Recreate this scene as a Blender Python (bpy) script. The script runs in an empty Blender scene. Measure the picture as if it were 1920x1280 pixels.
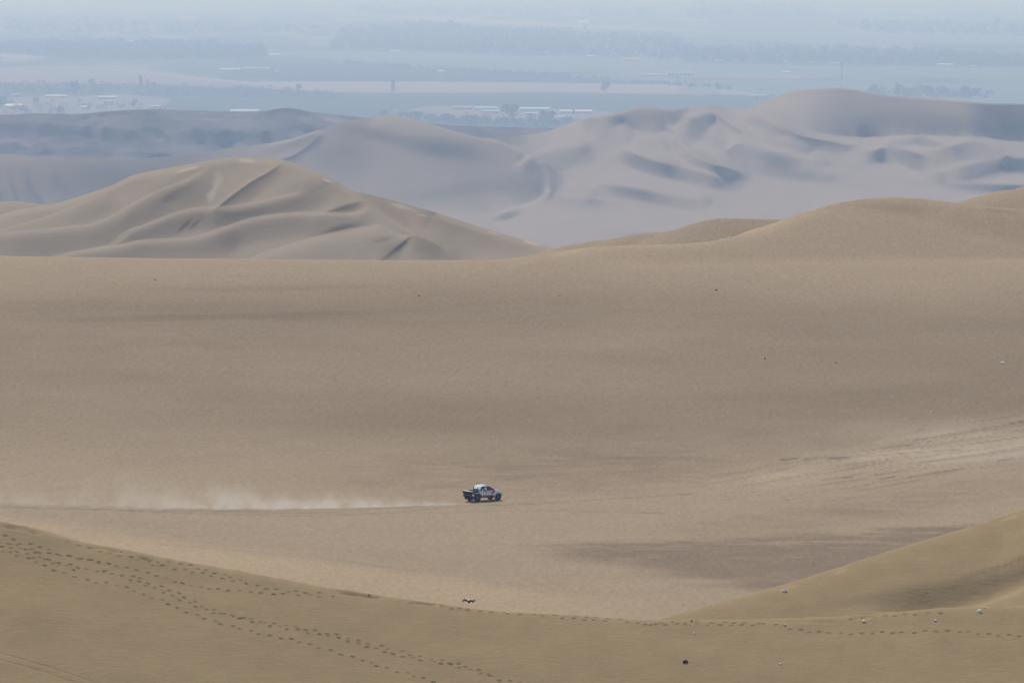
import bpy, bmesh, math, random
import numpy as np
from math import sin, cos, tan, pi, radians, sqrt

SC = bpy.context.scene
COL = SC.collection
random.seed(7)

# ------------------------------------------------------------------ camera
F = 10667.0                      # focal length in pixels of the 1920 px wide frame (200 mm on 36 mm)
HORIZON = -120.0                 # image row of the horizon
PITCH = math.atan((640 - HORIZON) / F)
cam_d = bpy.data.cameras.new('camera')
cam_d.sensor_width = 36.0
cam_d.lens = 200.0
cam_d.clip_start = 1.0
cam_d.clip_end = 120000.0
cam = bpy.data.objects.new('camera', cam_d)
COL.objects.link(cam)
cam.location = (0, 0, 0)
cam.rotation_euler = (pi / 2 - PITCH, 0, 0)
SC.camera = cam

# ------------------------------------------------------------------ light
SUN_EL, SUN_AZ = radians(52), radians(-20)      # azimuth measured from +Y towards +X
W = bpy.data.worlds.new('World')
SC.world = W
W.use_nodes = True
nt = W.node_tree
bg = nt.nodes['Background']
sky = nt.nodes.new('ShaderNodeTexSky')
sky.sky_type = 'NISHITA'
sky.sun_disc = False
sky.sun_elevation = SUN_EL
sky.sun_rotation = SUN_AZ
sky.air_density = 1.0
sky.dust_density = 0.9
sky.ozone_density = 1.0
nt.links.new(sky.outputs[0], bg.inputs[0])
bg.inputs[1].default_value = 0.07
sun_d = bpy.data.lights.new('sun', 'SUN')
sun_d.energy = 2.2
sun_d.angle = radians(6)
sun_d.color = (1.0, 0.96, 0.90)
sun = bpy.data.objects.new('sun', sun_d)
COL.objects.link(sun)
sun.rotation_euler = (pi / 2 - SUN_EL, 0, pi - SUN_AZ)
SC.view_settings.view_transform = 'Standard'
SC.view_settings.look = 'None'
SC.view_settings.gamma = 1.0
SC.view_settings.use_curve_mapping = False
SC.view_settings.exposure = 0.75
SC.render.engine = 'CYCLES'
cy = SC.cycles
cy.max_bounces = 6
cy.diffuse_bounces = 2
cy.glossy_bounces = 2
cy.volume_bounces = 1
cy.volume_max_steps = 256
cy.volume_step_rate = 1.0
cy.use_denoising = True
try:
    cy.denoiser = 'OPENIMAGEDENOISE'
    cy.denoising_input_passes = 'RGB_ALBEDO_NORMAL'
except Exception:
    pass

# ------------------------------------------------------------------ surveying: image position + distance <-> place
CP, SP = cos(PITCH), sin(PITCH)


def proj(x, y, z):
    d = y * CP - z * SP
    return 960 + F * x / d, 640 - F * (y * SP + z * CP) / d


def at(px, py, Y):
    a = (px - 960) / F
    b = -(py - 640) / F
    dx, dy, dz = a, CP + b * SP, -SP + b * CP
    t = Y / dy
    return (dx * t, Y, dz * t)


def on_plane(px, py, z):
    b = -(py - 640) / F
    dy, dz = CP + b * SP, -SP + b * CP
    t = z / dz
    return ((px - 960) / F * t, dy * t, z)


# ------------------------------------------------------------------ numeric helpers
def sstep(a, b, v):
    t = np.clip((v - a) / (b - a), 0, 1)
    return t * t * (3 - 2 * t)


def hash2(i, j, s):
    n = (i.astype(np.int64) * 374761393 + j.astype(np.int64) * 668265263 + s * 1442695041) & 0xFFFFFFFF
    n = ((n ^ (n >> 13)) * 1274126177) & 0xFFFFFFFF
    n = n ^ (n >> 16)
    return (n & 0xFFFF).astype(np.float32) / 65535.0


def vnoise(x, y, s=0):
    i, j = np.floor(x), np.floor(y)
    fx, fy = (x - i).astype(np.float32), (y - j).astype(np.float32)
    fx = fx * fx * fx * (fx * (fx * 6 - 15) + 10)
    fy = fy * fy * fy * (fy * (fy * 6 - 15) + 10)
    a, b = hash2(i, j, s), hash2(i + 1, j, s)
    c, d = hash2(i, j + 1, s), hash2(i + 1, j + 1, s)
    return (a + (b - a) * fx) * (1 - fy) + (c + (d - c) * fx) * fy - 0.5


def fbm(x, y, s=0, o=4, g=0.5):
    r, a = 0, 1.0
    for k in range(o):
        r = r + a * vnoise(x * 2 ** k + 17.3 * k, y * 2 ** k - 9.1 * k, s + k)
        a *= g
    return r


def smax(a, b, k):
    h = np.clip(0.5 + 0.5 * (a - b) / k, 0, 1)
    return b + (a - b) * h + k * h * (1 - h)


def catmull(pts, n):
    P = np.array(pts, float)
    P = np.vstack([2 * P[0] - P[1], P, 2 * P[-1] - P[-2]])
    out = []
    for k in range(1, len(P) - 2):
        for q in range(n):
            t = q / n
            p0, p1, p2, p3 = P[k - 1:k + 3]
            out.append(0.5 * (2 * p1 + (p2 - p0) * t + (2 * p0 - 5 * p1 + 4 * p2 - p3) * t * t
                              + (3 * p1 - p0 - 3 * p2 + p3) * t ** 3))
    out.append(P[-2])
    return np.array(out)


def ridge(X, Y, Z, pts, sl, sr, rl=1.0, rr=1.0, k=2.0, n=2, floor=None):
    """merge a dune crest into height Z: the crest runs through pts and falls away with slope sl on the left
    of its direction and sr on the right, rounded over rl / rr metres"""
    C = catmull(pts, n)
    zt = C[:, 2].max()
    zb = float(Z.min()) if floor is None else floor
    reach = (zt - zb) / min(sl, sr) + max(rl, rr) * 2 + 5
    m = ((X > C[:, 0].min() - reach) & (X < C[:, 0].max() + reach)
         & (Y > C[:, 1].min() - reach) & (Y < C[:, 1].max() + reach))
    if not m.any():
        return Z
    x, y = X[m], Y[m]
    best = np.full(x.shape, -1e9)
    for a, b in zip(C[:-1], C[1:]):
        ux, uy = b[0] - a[0], b[1] - a[1]
        L2 = ux * ux + uy * uy + 1e-9
        qx, qy = x - a[0], y - a[1]
        t = np.clip((qx * ux + qy * uy) / L2, 0, 1)
        d = np.hypot(qx - t * ux, qy - t * uy)
        left = (ux * qy - uy * qx) > 0
        s = np.where(left, sl, sr)
        r = np.where(left, rl, rr)
        h = a[2] + (b[2] - a[2]) * t - s * (np.sqrt(d * d + r * r) - r)
        best = np.maximum(best, h)
    Z = Z.copy()
    Z[m] = smax(best, Z[m], k)
    return Z


def tag(o, label=None, cat=None, group=None, kind=None):
    if label:
        o['label'] = label
    if cat:
        o['category'] = cat
    if group:
        o['group'] = group
    if kind:
        o['kind'] = kind
    return o


# ------------------------------------------------------------------ materials
def new_mat(name):
    m = bpy.data.materials.new(name)
    m.use_nodes = True
    n = m.node_tree
    return m, n, n.nodes['Principled BSDF'], n.links.new


def plain(name, col, rough=0.6, metal=0.0, var=0.12, scale=3.0, spec=0.3):
    m, n, b, L = new_mat(name)
    tc = n.nodes.new('ShaderNodeTexCoord')
    no = n.nodes.new('ShaderNodeTexNoise')
    no.inputs['Scale'].default_value = scale
    no.inputs['Detail'].default_value = 4
    L(tc.outputs['Object'], no.inputs['Vector'])
    mx = n.nodes.new('ShaderNodeMix')
    mx.data_type = 'RGBA'
    mx.inputs[6].default_value = tuple(c * (1 - var) for c in col) + (1,)
    mx.inputs[7].default_value = tuple(min(1, c * (1 + var)) for c in col) + (1,)
    L(no.outputs['Fac'], mx.inputs[0])
    L(mx.outputs[2], b.inputs['Base Color'])
    b.inputs['Roughness'].default_value = rough
    b.inputs['Metallic'].default_value = metal
    b.inputs['Specular IOR Level'].default_value = spec
    return m


def sand_mat(name, col, grain, bump_d, ripple=None, mottle=0.10, cloud=0.1, fmap=(0.45, 0.9), rough=0.95):
    """sand: base colour times the sheet's 'tint' (kinds of sand, painted light and shade), mottling, grain and wind ripples as relief"""
    m, n, b, L = new_mat(name)
    tc = n.nodes.new('ShaderNodeTexCoord')
    at_ = n.nodes.new('ShaderNodeAttribute')
    at_.attribute_name = 'tint'

    def noise(scale, detail, vec, rgh=0.6):
        q = n.nodes.new('ShaderNodeTexNoise')
        q.inputs['Scale'].default_value = scale
        q.inputs['Detail'].default_value = detail
        q.inputs['Roughness'].default_value = rgh
        L(vec, q.inputs['Vector'])
        return q.outputs['Fac']

    def mapping(s, r=(0, 0, 0)):
        q = n.nodes.new('ShaderNodeMapping')
        q.inputs['Scale'].default_value = s
        q.inputs['Rotation'].default_value = r
        L(tc.outputs['Object'], q.inputs['Vector'])
        return q.outputs[0]
    big = noise(1.0, 6, mapping((grain * 0.04,) * 3))
    fine = noise(1.0, 5, mapping((grain * fmap[0], grain * fmap[1], grain * 0.9)), 0.75)

    def rng(v, lo, hi):
        q = n.nodes.new('ShaderNodeMapRange')
        q.inputs['From Min'].default_value = 0.25
        q.inputs['From Max'].default_value = 0.75
        q.inputs['To Min'].default_value = lo
        q.inputs['To Max'].default_value = hi
        L(v, q.inputs['Value'])
        return q.outputs[0]
    mu = n.nodes.new('ShaderNodeMath')
    mu.operation = 'MULTIPLY'
    L(rng(big, 1 - cloud, 1 + cloud), mu.inputs[0])
    L(rng(fine, 1 - mottle, 1 + mottle), mu.inputs[1])
    base = n.nodes.new('ShaderNodeVectorMath')
    base.operation = 'MULTIPLY'
    base.inputs[1].default_value = col
    L(at_.outputs['Color'], base.inputs[0])
    sc = n.nodes.new('ShaderNodeVectorMath')
    sc.operation = 'SCALE'
    L(base.outputs[0], sc.inputs[0])
    L(mu.outputs[0], sc.inputs['Scale'])
    L(sc.outputs[0], b.inputs['Base Color'])
    b.inputs['Roughness'].default_value = rough
    b.inputs['Specular IOR Level'].default_value = 0.12
    h = fine
    if ripple:
        rp = noise(1.0, 3, mapping(ripple[0], ripple[1]), 0.55)
        ad = n.nodes.new('ShaderNodeMath')
        ad.operation = 'MULTIPLY_ADD'
        ad.inputs[1].default_value = ripple[2]
        L(rp, ad.inputs[0])
        L(fine, ad.inputs[2])
        h = ad.outputs[0]
    bp = n.nodes.new('ShaderNodeBump')
    bp.inputs['Strength'].default_value = 1.0
    bp.inputs['Distance'].default_value = bump_d
    L(h, bp.inputs['Height'])
    L(bp.outputs[0], b.inputs['Normal'])
    return m


SAND = (0.285, 0.205, 0.119)
M = {}
M['sand_near'] = sand_mat('foreground sand', (0.290, 0.202, 0.098), 9.0, 0.03, ((1.0, 3, 3), (0, 0, 0.15), 1.5), 0.14, 0.08)
M['sand_basin'] = sand_mat('basin sand', SAND, 2.2, 0.12, ((1.3, .5, 1.4), (0, 0, 0.1), 1.0), 0.19, 0.04, (0.9, 0.22))
M['sand_mid'] = sand_mat('middle dune sand', (0.28, 0.218, 0.150), 1.0, 0.06, ((0.15, 0.6, 0.6), (0, 0, 0.4), 1.5), 0.06, 0.06)
M['sand_far'] = sand_mat('far dune sand', (0.222, 0.172, 0.124), 0.4, 0.12, ((0.05, 0.3, 0.3), (0, 0, 0.3), 1.0), 0.05, 0.05)
M['rock'] = sand_mat('stony hill ground', (0.10, 0.078, 0.066), 0.25, 1.5, None, 0.3, 0.3)
M['valley'] = None

# ------------------------------------------------------------------ terrain sheets
class Sheet:
    def __init__(self, name, cols, rows, mat, zfun, tintfun=None, post=None, label=None, xyz=None):
        if xyz is not None:
            self.X, self.Y, self.Z = xyz
        else:
            px = np.asarray(cols, float)
            Yr = np.asarray(rows, float)
            u = (px - 960) / F
            self.Y = np.repeat(Yr[:, None], len(px), 1)
            self.X = u[None, :] * self.Y
            self.Z = zfun(self.X, self.Y)
        self.nr, self.nc = self.Z.shape
        self.project()
        self.T = np.ones(self.Z.shape + (4,), np.float32)
        if post:
            post(self)
        if tintfun:
            tintfun(self)
        nr, nc = self.nr, self.nc
        co = np.stack([self.X, self.Y, self.Z], -1).reshape(-1, 3).astype(np.float32)
        idx = np.arange(nr * nc).reshape(nr, nc)
        q = np.stack([idx[:-1, :-1], idx[:-1, 1:], idx[1:, 1:], idx[1:, :-1]], -1).reshape(-1, 4)
        me = bpy.data.meshes.new(name)
        me.vertices.add(len(co))
        me.vertices.foreach_set('co', co.ravel())
        me.loops.add(q.size)
        me.loops.foreach_set('vertex_index', q.ravel().astype(np.int32))
        me.polygons.add(len(q))
        me.polygons.foreach_set('loop_start', np.arange(0, q.size, 4, dtype=np.int32))
        me.update(calc_edges=True)
        me.shade_smooth()
        a = me.color_attributes.new('tint', 'FLOAT_COLOR', 'POINT')
        a.data.foreach_set('color', self.T.reshape(-1))
        me.materials.append(mat)
        self.ob = bpy.data.objects.new(name, me)
        COL.objects.link(self.ob)
        tag(self.ob, label, None, None, 'structure')

    def project(self):
        self.PX, self.PY = proj(self.X, self.Y, self.Z)

    def ij(self, px, py):
        d = np.abs(self.PX - px) + np.abs(self.PY - py)
        i = np.argmin(d)
        m = d.ravel() < d.ravel()[i] + 2.0
        c = np.flatnonzero(m)
        i = c[np.argmin(self.Y.ravel()[c])]
        return divmod(int(i), self.nc)

    def place(self, px, py):
        i, j = self.ij(px, py)
        Y = float(self.Y[i, j])
        return (float((px - 960) / (self.PX[i, j] - 960 + 1e-9) * self.X[i, j]) if abs(self.PX[i, j] - 960) > 3 else float(self.X[i, j]),
                Y, float(self.Z[i, j]))

    def mul(self, mask, col):
        """blend towards other sand, also used to paint light and shade: tint *= lerp(1, col, mask)"""
        for c in range(3):
            self.T[..., c] *= 1 + (col[c] - 1) * mask

    def spot(self, px, py, rx, ry, ang=0.0, rag=0.35, scale=None, seed=3, hard=0.6):
        """mask 0..1 of an irregular patch of other sand or painted shade lying round a surveyed place"""
        a = radians(ang)
        dx, dy = self.PX - px, self.PY - py
        p = (dx * cos(a) + dy * sin(a)) / rx
        q = (-dx * sin(a) + dy * cos(a)) / ry
        r = np.sqrt(p * p + q * q)
        sc = scale or 0.05
        r = r + rag * fbm(self.X * sc, self.Y * sc * 0.5, seed, 4)
        return 1 - sstep(1 - hard, 1 + hard * 0.3, r)


def cols(step, a=-40, b=1960, out=24, far=900):
    mid = np.arange(a, b + step, step)
    return np.concatenate([np.linspace(a - far, a - out, 14), mid, np.linspace(b + out, b + far, 14)])


# ---- basin: the broad sand bowl the truck crosses, with the rounded rim behind it
BASIN = np.array([(430, -60.5), (515, -61.3), (560, -61.45), (620, -61.43), (662, -61.0), (690, -59.8), (715, -58.3), (760, -55.6),
                  (805, -52.1), (830, -49.9), (846, -48.75), (858, -48.5), (875, -49.6), (900, -54), (950, -64), (1000, -72), (1200, -84)])


def smooth_profile(tab, y):
    yy = np.linspace(tab[0, 0], tab[-1, 0], 900)
    zz = np.interp(yy, tab[:, 0], tab[:, 1])
    k = np.hanning(41)
    k /= k.sum()
    pad = np.concatenate([np.full(20, zz[0]), zz, np.full(20, zz[-1])])
    zz = np.convolve(pad, k, 'valid')
    return np.interp(y, yy, zz)


def P(lst):
    return [at(*p) for p in lst]


def z_basin(X, Y):
    Z = smooth_profile(BASIN, Y)
    # the rim dips slightly in the middle and is a touch higher at the left end
    px = X / Y * F + 960
    rim = np.interp(px, [-900, 0, 300, 700, 1000, 1400, 2800], [0.55, 0.35, 0.05, -0.1, 0.0, 0.0, 0.0])
    Z = Z + rim * sstep(700, 845, Y)
    Z = Z + 0.55 * fbm(X * 0.012, Y * 0.012, 11, 3) * sstep(640, 720, Y) + 0.05 * fbm(X * 0.08, Y * 0.08, 12, 3)
    # low swells: the pale one along the foot of the near crest, and the one under the coarse dark patch
    Z = Z + 0.9 * np.exp(-(((X + 30) / 22) ** 2)) * np.exp(-((Y - 545 - (X + 30) * -0.4) / 18) ** 2)
    Z = ridge(X, Y, Z, P([(1080, 1030, 574), (1300, 1003, 586), (1500, 998, 588), (1750, 992, 590)]), 0.05, 0.09, 4, 2, 0.7, floor=-62)
    Z = ridge(X, Y, Z, P([(1090, 815, 686), (1150, 803, 692), (1200, 797, 694)]), 0.07, 0.12, 3, 1, 0.5, floor=-61)
    # dunes closing the rim on the right
    Z = ridge(X, Y, Z, P([(1018, 485, 852), (1087, 471, 862), (1155, 461, 868), (1260, 458, 868), (1329, 453, 870), (1415, 437, 878),
                          (1483, 421, 884), (1530, 404, 892), (1570, 396, 896)]), 0.45, 0.19, 1.0, 8, 0.8, floor=-60)
    Z = ridge(X, Y, Z, P([(1483, 424, 888), (1521, 407, 895), (1559, 392, 900), (1586, 383, 903), (1621, 374, 906), (1669, 370, 908),
                          (1724, 374, 908), (1786, 381, 905), (1878, 390, 903), (1960, 399, 902), (2200, 420, 900), (2500, 440, 900)]),
              0.45, 0.36, 1.5, 11, 1.0, floor=-60)
    Z = ridge(X, Y, Z, P([(1049, 468, 960), (1087, 456, 958), (1155, 446, 956), (1207, 437, 954), (1259, 433, 953), (1294, 423, 953), (1329, 412, 954),
                          (1363, 409, 955), (1420, 410, 957), (1466, 411, 960), (1518, 407, 963), (1600, 400, 965)]), 0.4, 0.3, 1, 1.0, 1.0, floor=-75)
    Z = ridge(X, Y, Z, P([(1760, 392, 1010), (1810, 378, 1020), (1861, 364, 1030), (1920, 350, 1040), (2050, 330, 1050), (2300, 320, 1060)]),
              0.35, 0.3, 2, 5, 2.0, floor=-78)
    return Z


def t_basin(s):
    X, Y, PX, PY = s.X, s.Y, s.PX, s.PY
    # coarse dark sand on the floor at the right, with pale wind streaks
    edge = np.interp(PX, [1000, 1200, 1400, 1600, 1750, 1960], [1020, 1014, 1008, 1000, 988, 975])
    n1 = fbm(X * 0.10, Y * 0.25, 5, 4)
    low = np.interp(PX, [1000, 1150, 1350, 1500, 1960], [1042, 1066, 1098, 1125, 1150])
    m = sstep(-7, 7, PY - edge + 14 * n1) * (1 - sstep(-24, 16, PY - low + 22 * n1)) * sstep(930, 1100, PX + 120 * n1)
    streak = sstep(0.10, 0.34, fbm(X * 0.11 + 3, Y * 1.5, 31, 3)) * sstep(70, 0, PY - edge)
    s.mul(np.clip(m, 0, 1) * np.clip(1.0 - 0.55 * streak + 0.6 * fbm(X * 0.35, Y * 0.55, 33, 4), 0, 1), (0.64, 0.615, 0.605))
    m = s.spot(1640, 950, 420, 34, -8, 0.5, 0.06, 6, 0.9)
    s.mul(m * (0.5 + 0.6 * fbm(X * 0.2, Y * 0.5, 63, 4)), (0.72, 0.69, 0.67))
    m = s.spot(1080, 872, 470, 60, -3, 0.5, 0.05, 7, 0.9)
    s.mul(m * (0.55 + 0.9 * fbm(X * 0.25, Y * 0.35, 64, 4)), (0.74, 0.71, 0.69))
    # churned, paler sand where vehicles crossed at the right, with the dark dashes of their ruts
    zone = s.spot(1800, 838, 460, 50, -9, 0.45, 0.05, 9, 0.95)
    tr = PY + (PX - 1460) * 0.155
    st = fbm(X * 0.09, tr * 0.16, 41, 4)
    s.mul(zone * (0.5 + 0.8 * sstep(-0.25, 0.3, st)), (1.22, 1.25, 1.30))
    s.mul(s.spot(1500, 885, 90, 36, -10, 0.4, 0.1, 19, 0.9) * 0.6, (1.16, 1.17, 1.2))
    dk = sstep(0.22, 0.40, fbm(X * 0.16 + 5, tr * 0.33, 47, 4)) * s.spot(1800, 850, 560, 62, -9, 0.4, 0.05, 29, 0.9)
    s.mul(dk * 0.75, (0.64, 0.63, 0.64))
    for px0, px1, y0, y1, k in ((1463, 1496, 862, 859, .4), (1506, 1532, 861, 860, .5), (1552, 1590, 860, 857, .45), (1718, 1734, 807, 803, .5), (1736, 1748, 830, 828, .5), (1580, 1600, 896, 894, .55),
                                (1650, 1680, 897, 893, .5), (1700, 1800, 895, 880, .65), (1870, 1900, 864, 859, .5), (1890, 1925, 794, 788, .45)):
        t = (PX - px0) / (px1 - px0)
        w = np.exp(-((PY - (y0 + (y1 - y0) * t)) / 1.3) ** 2) * sstep(-.1, .1, t) * sstep(1.1, .9, t)
        s.mul(np.clip(w, 0, 1), (k, k, k))
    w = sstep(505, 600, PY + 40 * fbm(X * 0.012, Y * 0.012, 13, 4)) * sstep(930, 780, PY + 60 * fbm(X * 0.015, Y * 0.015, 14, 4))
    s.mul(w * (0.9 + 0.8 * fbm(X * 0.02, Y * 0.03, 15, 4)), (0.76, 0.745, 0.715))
    # churned, paler sand where vehicles crossed at the right
    tx, ty = 0.70, 0.71
    along = (X - 31) * tx + (Y - 663) * ty
    acr = -(X - 31) * ty + (Y - 663) * tx
    zone = s.spot(1770, 840, 420, 52, -9, 0.5, 0.05, 9, 0.9)
    st = fbm(along * 0.05, acr * 0.9, 41, 4)
    s.mul(zone * (0.55 + 0.5 * sstep(-0.2, 0.3, st)), (1.2, 1.22, 1.25))
    dk = sstep(0.14, 0.34, fbm(along * 0.07 + 5, acr * 1.4, 47, 4)) * zone
    s.mul(dk, (0.62, 0.60, 0.6))
    # faint darker bands of coarse sand on the left of the slope
    band = sstep(0.05, 0.4, fbm(X * 0.018 + Y * 0.006, Y * 0.11 - X * 0.02, 51, 4))
    m = s.spot(380, 590, 420, 75, -5, 0.4, 0.03, 10, 0.8)
    s.mul(band * m * 0.7, (0.76, 0.74, 0.72))
    # sunlit band along the foot of the near crest, painted pale
    edge = np.interp(PX, [-60, 85, 300, 500, 750, 1000, 1200, 1400], [962, 980, 1012, 1040, 1076, 1108, 1132, 1160])
    w = sstep(-16, 12, PY - edge + 10 * fbm(X * 0.1, Y * 0.1, 65, 3)) * sstep(1350, 900, PX)
    s.mul(w, (1.17, 1.15, 1.12))
    s.mul(np.exp(-((PY - edge + 26) / 24) ** 2) * sstep(1250, 900, PX) * 0.5, (0.92, 0.90, 0.88))
    # bright right lip and grey shade under the rounded top, painted in tint
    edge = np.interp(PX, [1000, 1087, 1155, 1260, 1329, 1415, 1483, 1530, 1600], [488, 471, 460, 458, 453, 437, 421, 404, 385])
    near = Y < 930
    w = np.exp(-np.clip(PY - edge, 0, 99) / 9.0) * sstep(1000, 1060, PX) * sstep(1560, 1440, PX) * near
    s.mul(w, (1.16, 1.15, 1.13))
    s.mul(((Y > 932) & (Y < 1000)) * sstep(1040, 1100, PX) * sstep(1640, 1560, PX) * 1.0, (1.0, 1.01, 1.04))  # slightly greyer tone on the dune behind the lip
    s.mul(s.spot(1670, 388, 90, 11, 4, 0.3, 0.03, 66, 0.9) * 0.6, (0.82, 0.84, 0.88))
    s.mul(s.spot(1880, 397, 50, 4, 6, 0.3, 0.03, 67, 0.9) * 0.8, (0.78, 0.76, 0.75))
    # wheel tracks: old passes run along the floor left and right of the truck
    for pts, wdt, k in (([(-60, 944), (200, 950), (500, 961), (700, 955), (860, 941)], 1.1, 0.8),
                        ([(-60, 948), (200, 955), (500, 966), (700, 963), (860, 949), (1000, 944), (1300, 925)], 0.9, 0.7),
                        ([(560, 962), (800, 961), (1000, 957), (1250, 962)], 0.8, 0.75),
                        ([(930, 940), (1100, 933), (1300, 915), (1500, 893), (1920, 850)], 0.8, 1.1),
                        ([(300, 1020), (560, 1042), (780, 1070)], 1.6, 0.85),
                        ([(1460, 861), (1490, 858), (1600, 856), (1800, 842)], 0.8, 0.6)):
        c = catmull([(a, b, 0) for a, b in pts], 6)
        yy = np.interp(PX, c[:, 0], c[:, 1], left=-9999, right=-9999)
        w = np.exp(-((PY - yy) / wdt) ** 2) * (0.5 + 0.9 * np.clip(fbm(X * 0.25, Y * 0.25, 61, 3) + 0.4, 0, 1))
        s.mul(np.clip(w, 0, 1), (k, k, k))


def rows_for(tab):
    out = []
    for a, b, st in tab:
        out.append(np.arange(a, b, st))
    return np.concatenate(out)


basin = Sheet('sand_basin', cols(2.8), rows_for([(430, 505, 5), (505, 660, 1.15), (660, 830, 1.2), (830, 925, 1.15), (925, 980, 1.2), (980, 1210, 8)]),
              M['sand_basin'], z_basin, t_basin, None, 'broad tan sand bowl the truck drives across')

# ---- foreground crest with the footprints
CREST_L = [(-900, 860), (-300, 925), (0, 977), (33, 985), (100, 1003), (150, 1015), (227, 1028), (267, 1037), (333, 1050), (433, 1067),
           (517, 1083), (583, 1096), (645, 1105), (702, 1114), (772, 1124), (822, 1130), (914, 1142), (1020, 1148), (1162, 1156), (1240, 1161),
           (1432, 1159), (1575, 1154), (1687, 1145), (1762, 1139), (1837, 1138), (1920, 1133), (2200, 1110), (2900, 1060)]
CREST_R = [(1245, 1158), (1350, 1129), (1462, 1099), (1575, 1064), (1687, 1028), (1800, 994), (1920, 959), (2100, 905), (2500, 830), (2900, 780)]
YL = lambda px: float(np.interp(px, [-900, 0, 400, 900, 1240, 1920, 2900], [412, 402, 399, 396, 395, 396, 399]))
YR = lambda px: float(np.interp(px, [1245, 1920, 2900], [397, 417, 432]))


def z_fore(X, Y):
    Z = np.full(X.shape, -64.0) + 0 * X
    Z = ridge(X, Y, Z, [at(a, b, YL(a)) for a, b in CREST_L], 0.42, 0.34, 0.25, 1.0, 1.0, n=2, floor=-64)
    R = ridge(X, Y, np.full(X.shape, -64.0), [at(a, b, YR(a)) for a, b in CREST_R], 0.42, 0.33, 0.4, 2.0, 1.0, n=2, floor=-64)
    R = ridge(X, Y, R, [at(1790, 1150, 399), at(1850, 1128, 402), at(1920, 1088, 406), at(2050, 1010, 410), at(2300, 900, 416)],
              0.3, 0.3, 2.0, 1.5, 1.2, floor=-64)
    Z = smax(Z, R, 0.35)
    f = sstep(0, 1, 1)
    Z = Z + 0.35 * fbm(X * 0.05, Y * 0.07, 71, 3) * sstep(399, 392, Y) + 0.02 * fbm(X * 0.8, Y * 0.8, 72, 3)
    return Z


TRAILS = [
    [(7, 1032), (27, 1037), (57, 1048), (87, 1060), (117, 1072), (147, 1080), (180, 1089), (213, 1093), (247, 1103), (277, 1117), (300, 1122),
     (337, 1140), (367, 1150), (400, 1162), (433, 1172), (460, 1178), (487, 1187), (520, 1193), (547, 1197), (573, 1205), (600, 1212), (656, 1229),
     (684, 1236), (705, 1245), (730, 1253), (765, 1261), (794, 1270), (819, 1277), (850, 1290)],
    [(-20, 1006), (50, 1027), (87, 1047), (133, 1057), (153, 1063), (173, 1067), (213, 1073), (247, 1085), (277, 1095), (320, 1113), (357, 1130),
     (390, 1143), (407, 1148), (450, 1155), (483, 1166), (517, 1172), (540, 1177), (567, 1180), (593, 1187), (617, 1190), (656, 1200), (680, 1208),
     (712, 1216), (737, 1225), (758, 1228), (787, 1234), (822, 1240), (854, 1247), (882, 1254), (914, 1265), (942, 1273), (985, 1279), (1010, 1288)],
    [(250, 1078), (285, 1092), (330, 1108), (360, 1124), (395, 1140), (425, 1150), (470, 1160), (530, 1170), (600, 1182), (650, 1193), (700, 1206), (760, 1222),
     (800, 1232), (860, 1243), (920, 1262)],
    [(10, 1000), (40, 1017), (77, 1022), (110, 1037), (160, 1047), (187, 1052), (213, 1057), (247, 1065), (287, 1075), (320, 1085), (347, 1094),
     (383, 1100), (417, 1104), (467, 1108), (500, 1111), (567, 1113), (633, 1118)],
    [(0, 1015), (40, 1024), (80, 1034), (120, 1040), (165, 1047), (210, 1058)],
    [(5, 1022), (45, 1036), (90, 1050), (140, 1066)],
    [(110, 1009), (170, 1026), (207, 1035), (250, 1043), (277, 1049), (310, 1052), (350, 1056), (383, 1067), (417, 1075), (450, 1086), (483, 1097),
     (533, 1105), (600, 1110)],
    [(287, 1056), (327, 1063), (367, 1070), (417, 1083), (450, 1088)],
    [(772, 1128), (822, 1134), (861, 1139), (914, 1145), (985, 1149), (1049, 1152), (1091, 1153), (1127, 1155), (1162, 1160), (1200, 1167),
     (1249, 1169), (1294, 1168), (1350, 1170), (1406, 1169), (1455, 1168), (1485, 1177), (1519, 1182), (1556, 1184), (1597, 1186), (1650, 1184),
     (1699, 1184), (1744, 1181), (1800, 1182), (1837, 1186), (1886, 1189), (1930, 1191)],
    [(1056, 1156), (1110, 1160), (1150, 1162)],
    [(1240, 1165), (1300, 1164), (1370, 1165), (1440, 1166)],
    [(1597, 1157), (1640, 1154), (1687, 1151), (1777, 1146)],
]


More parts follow.
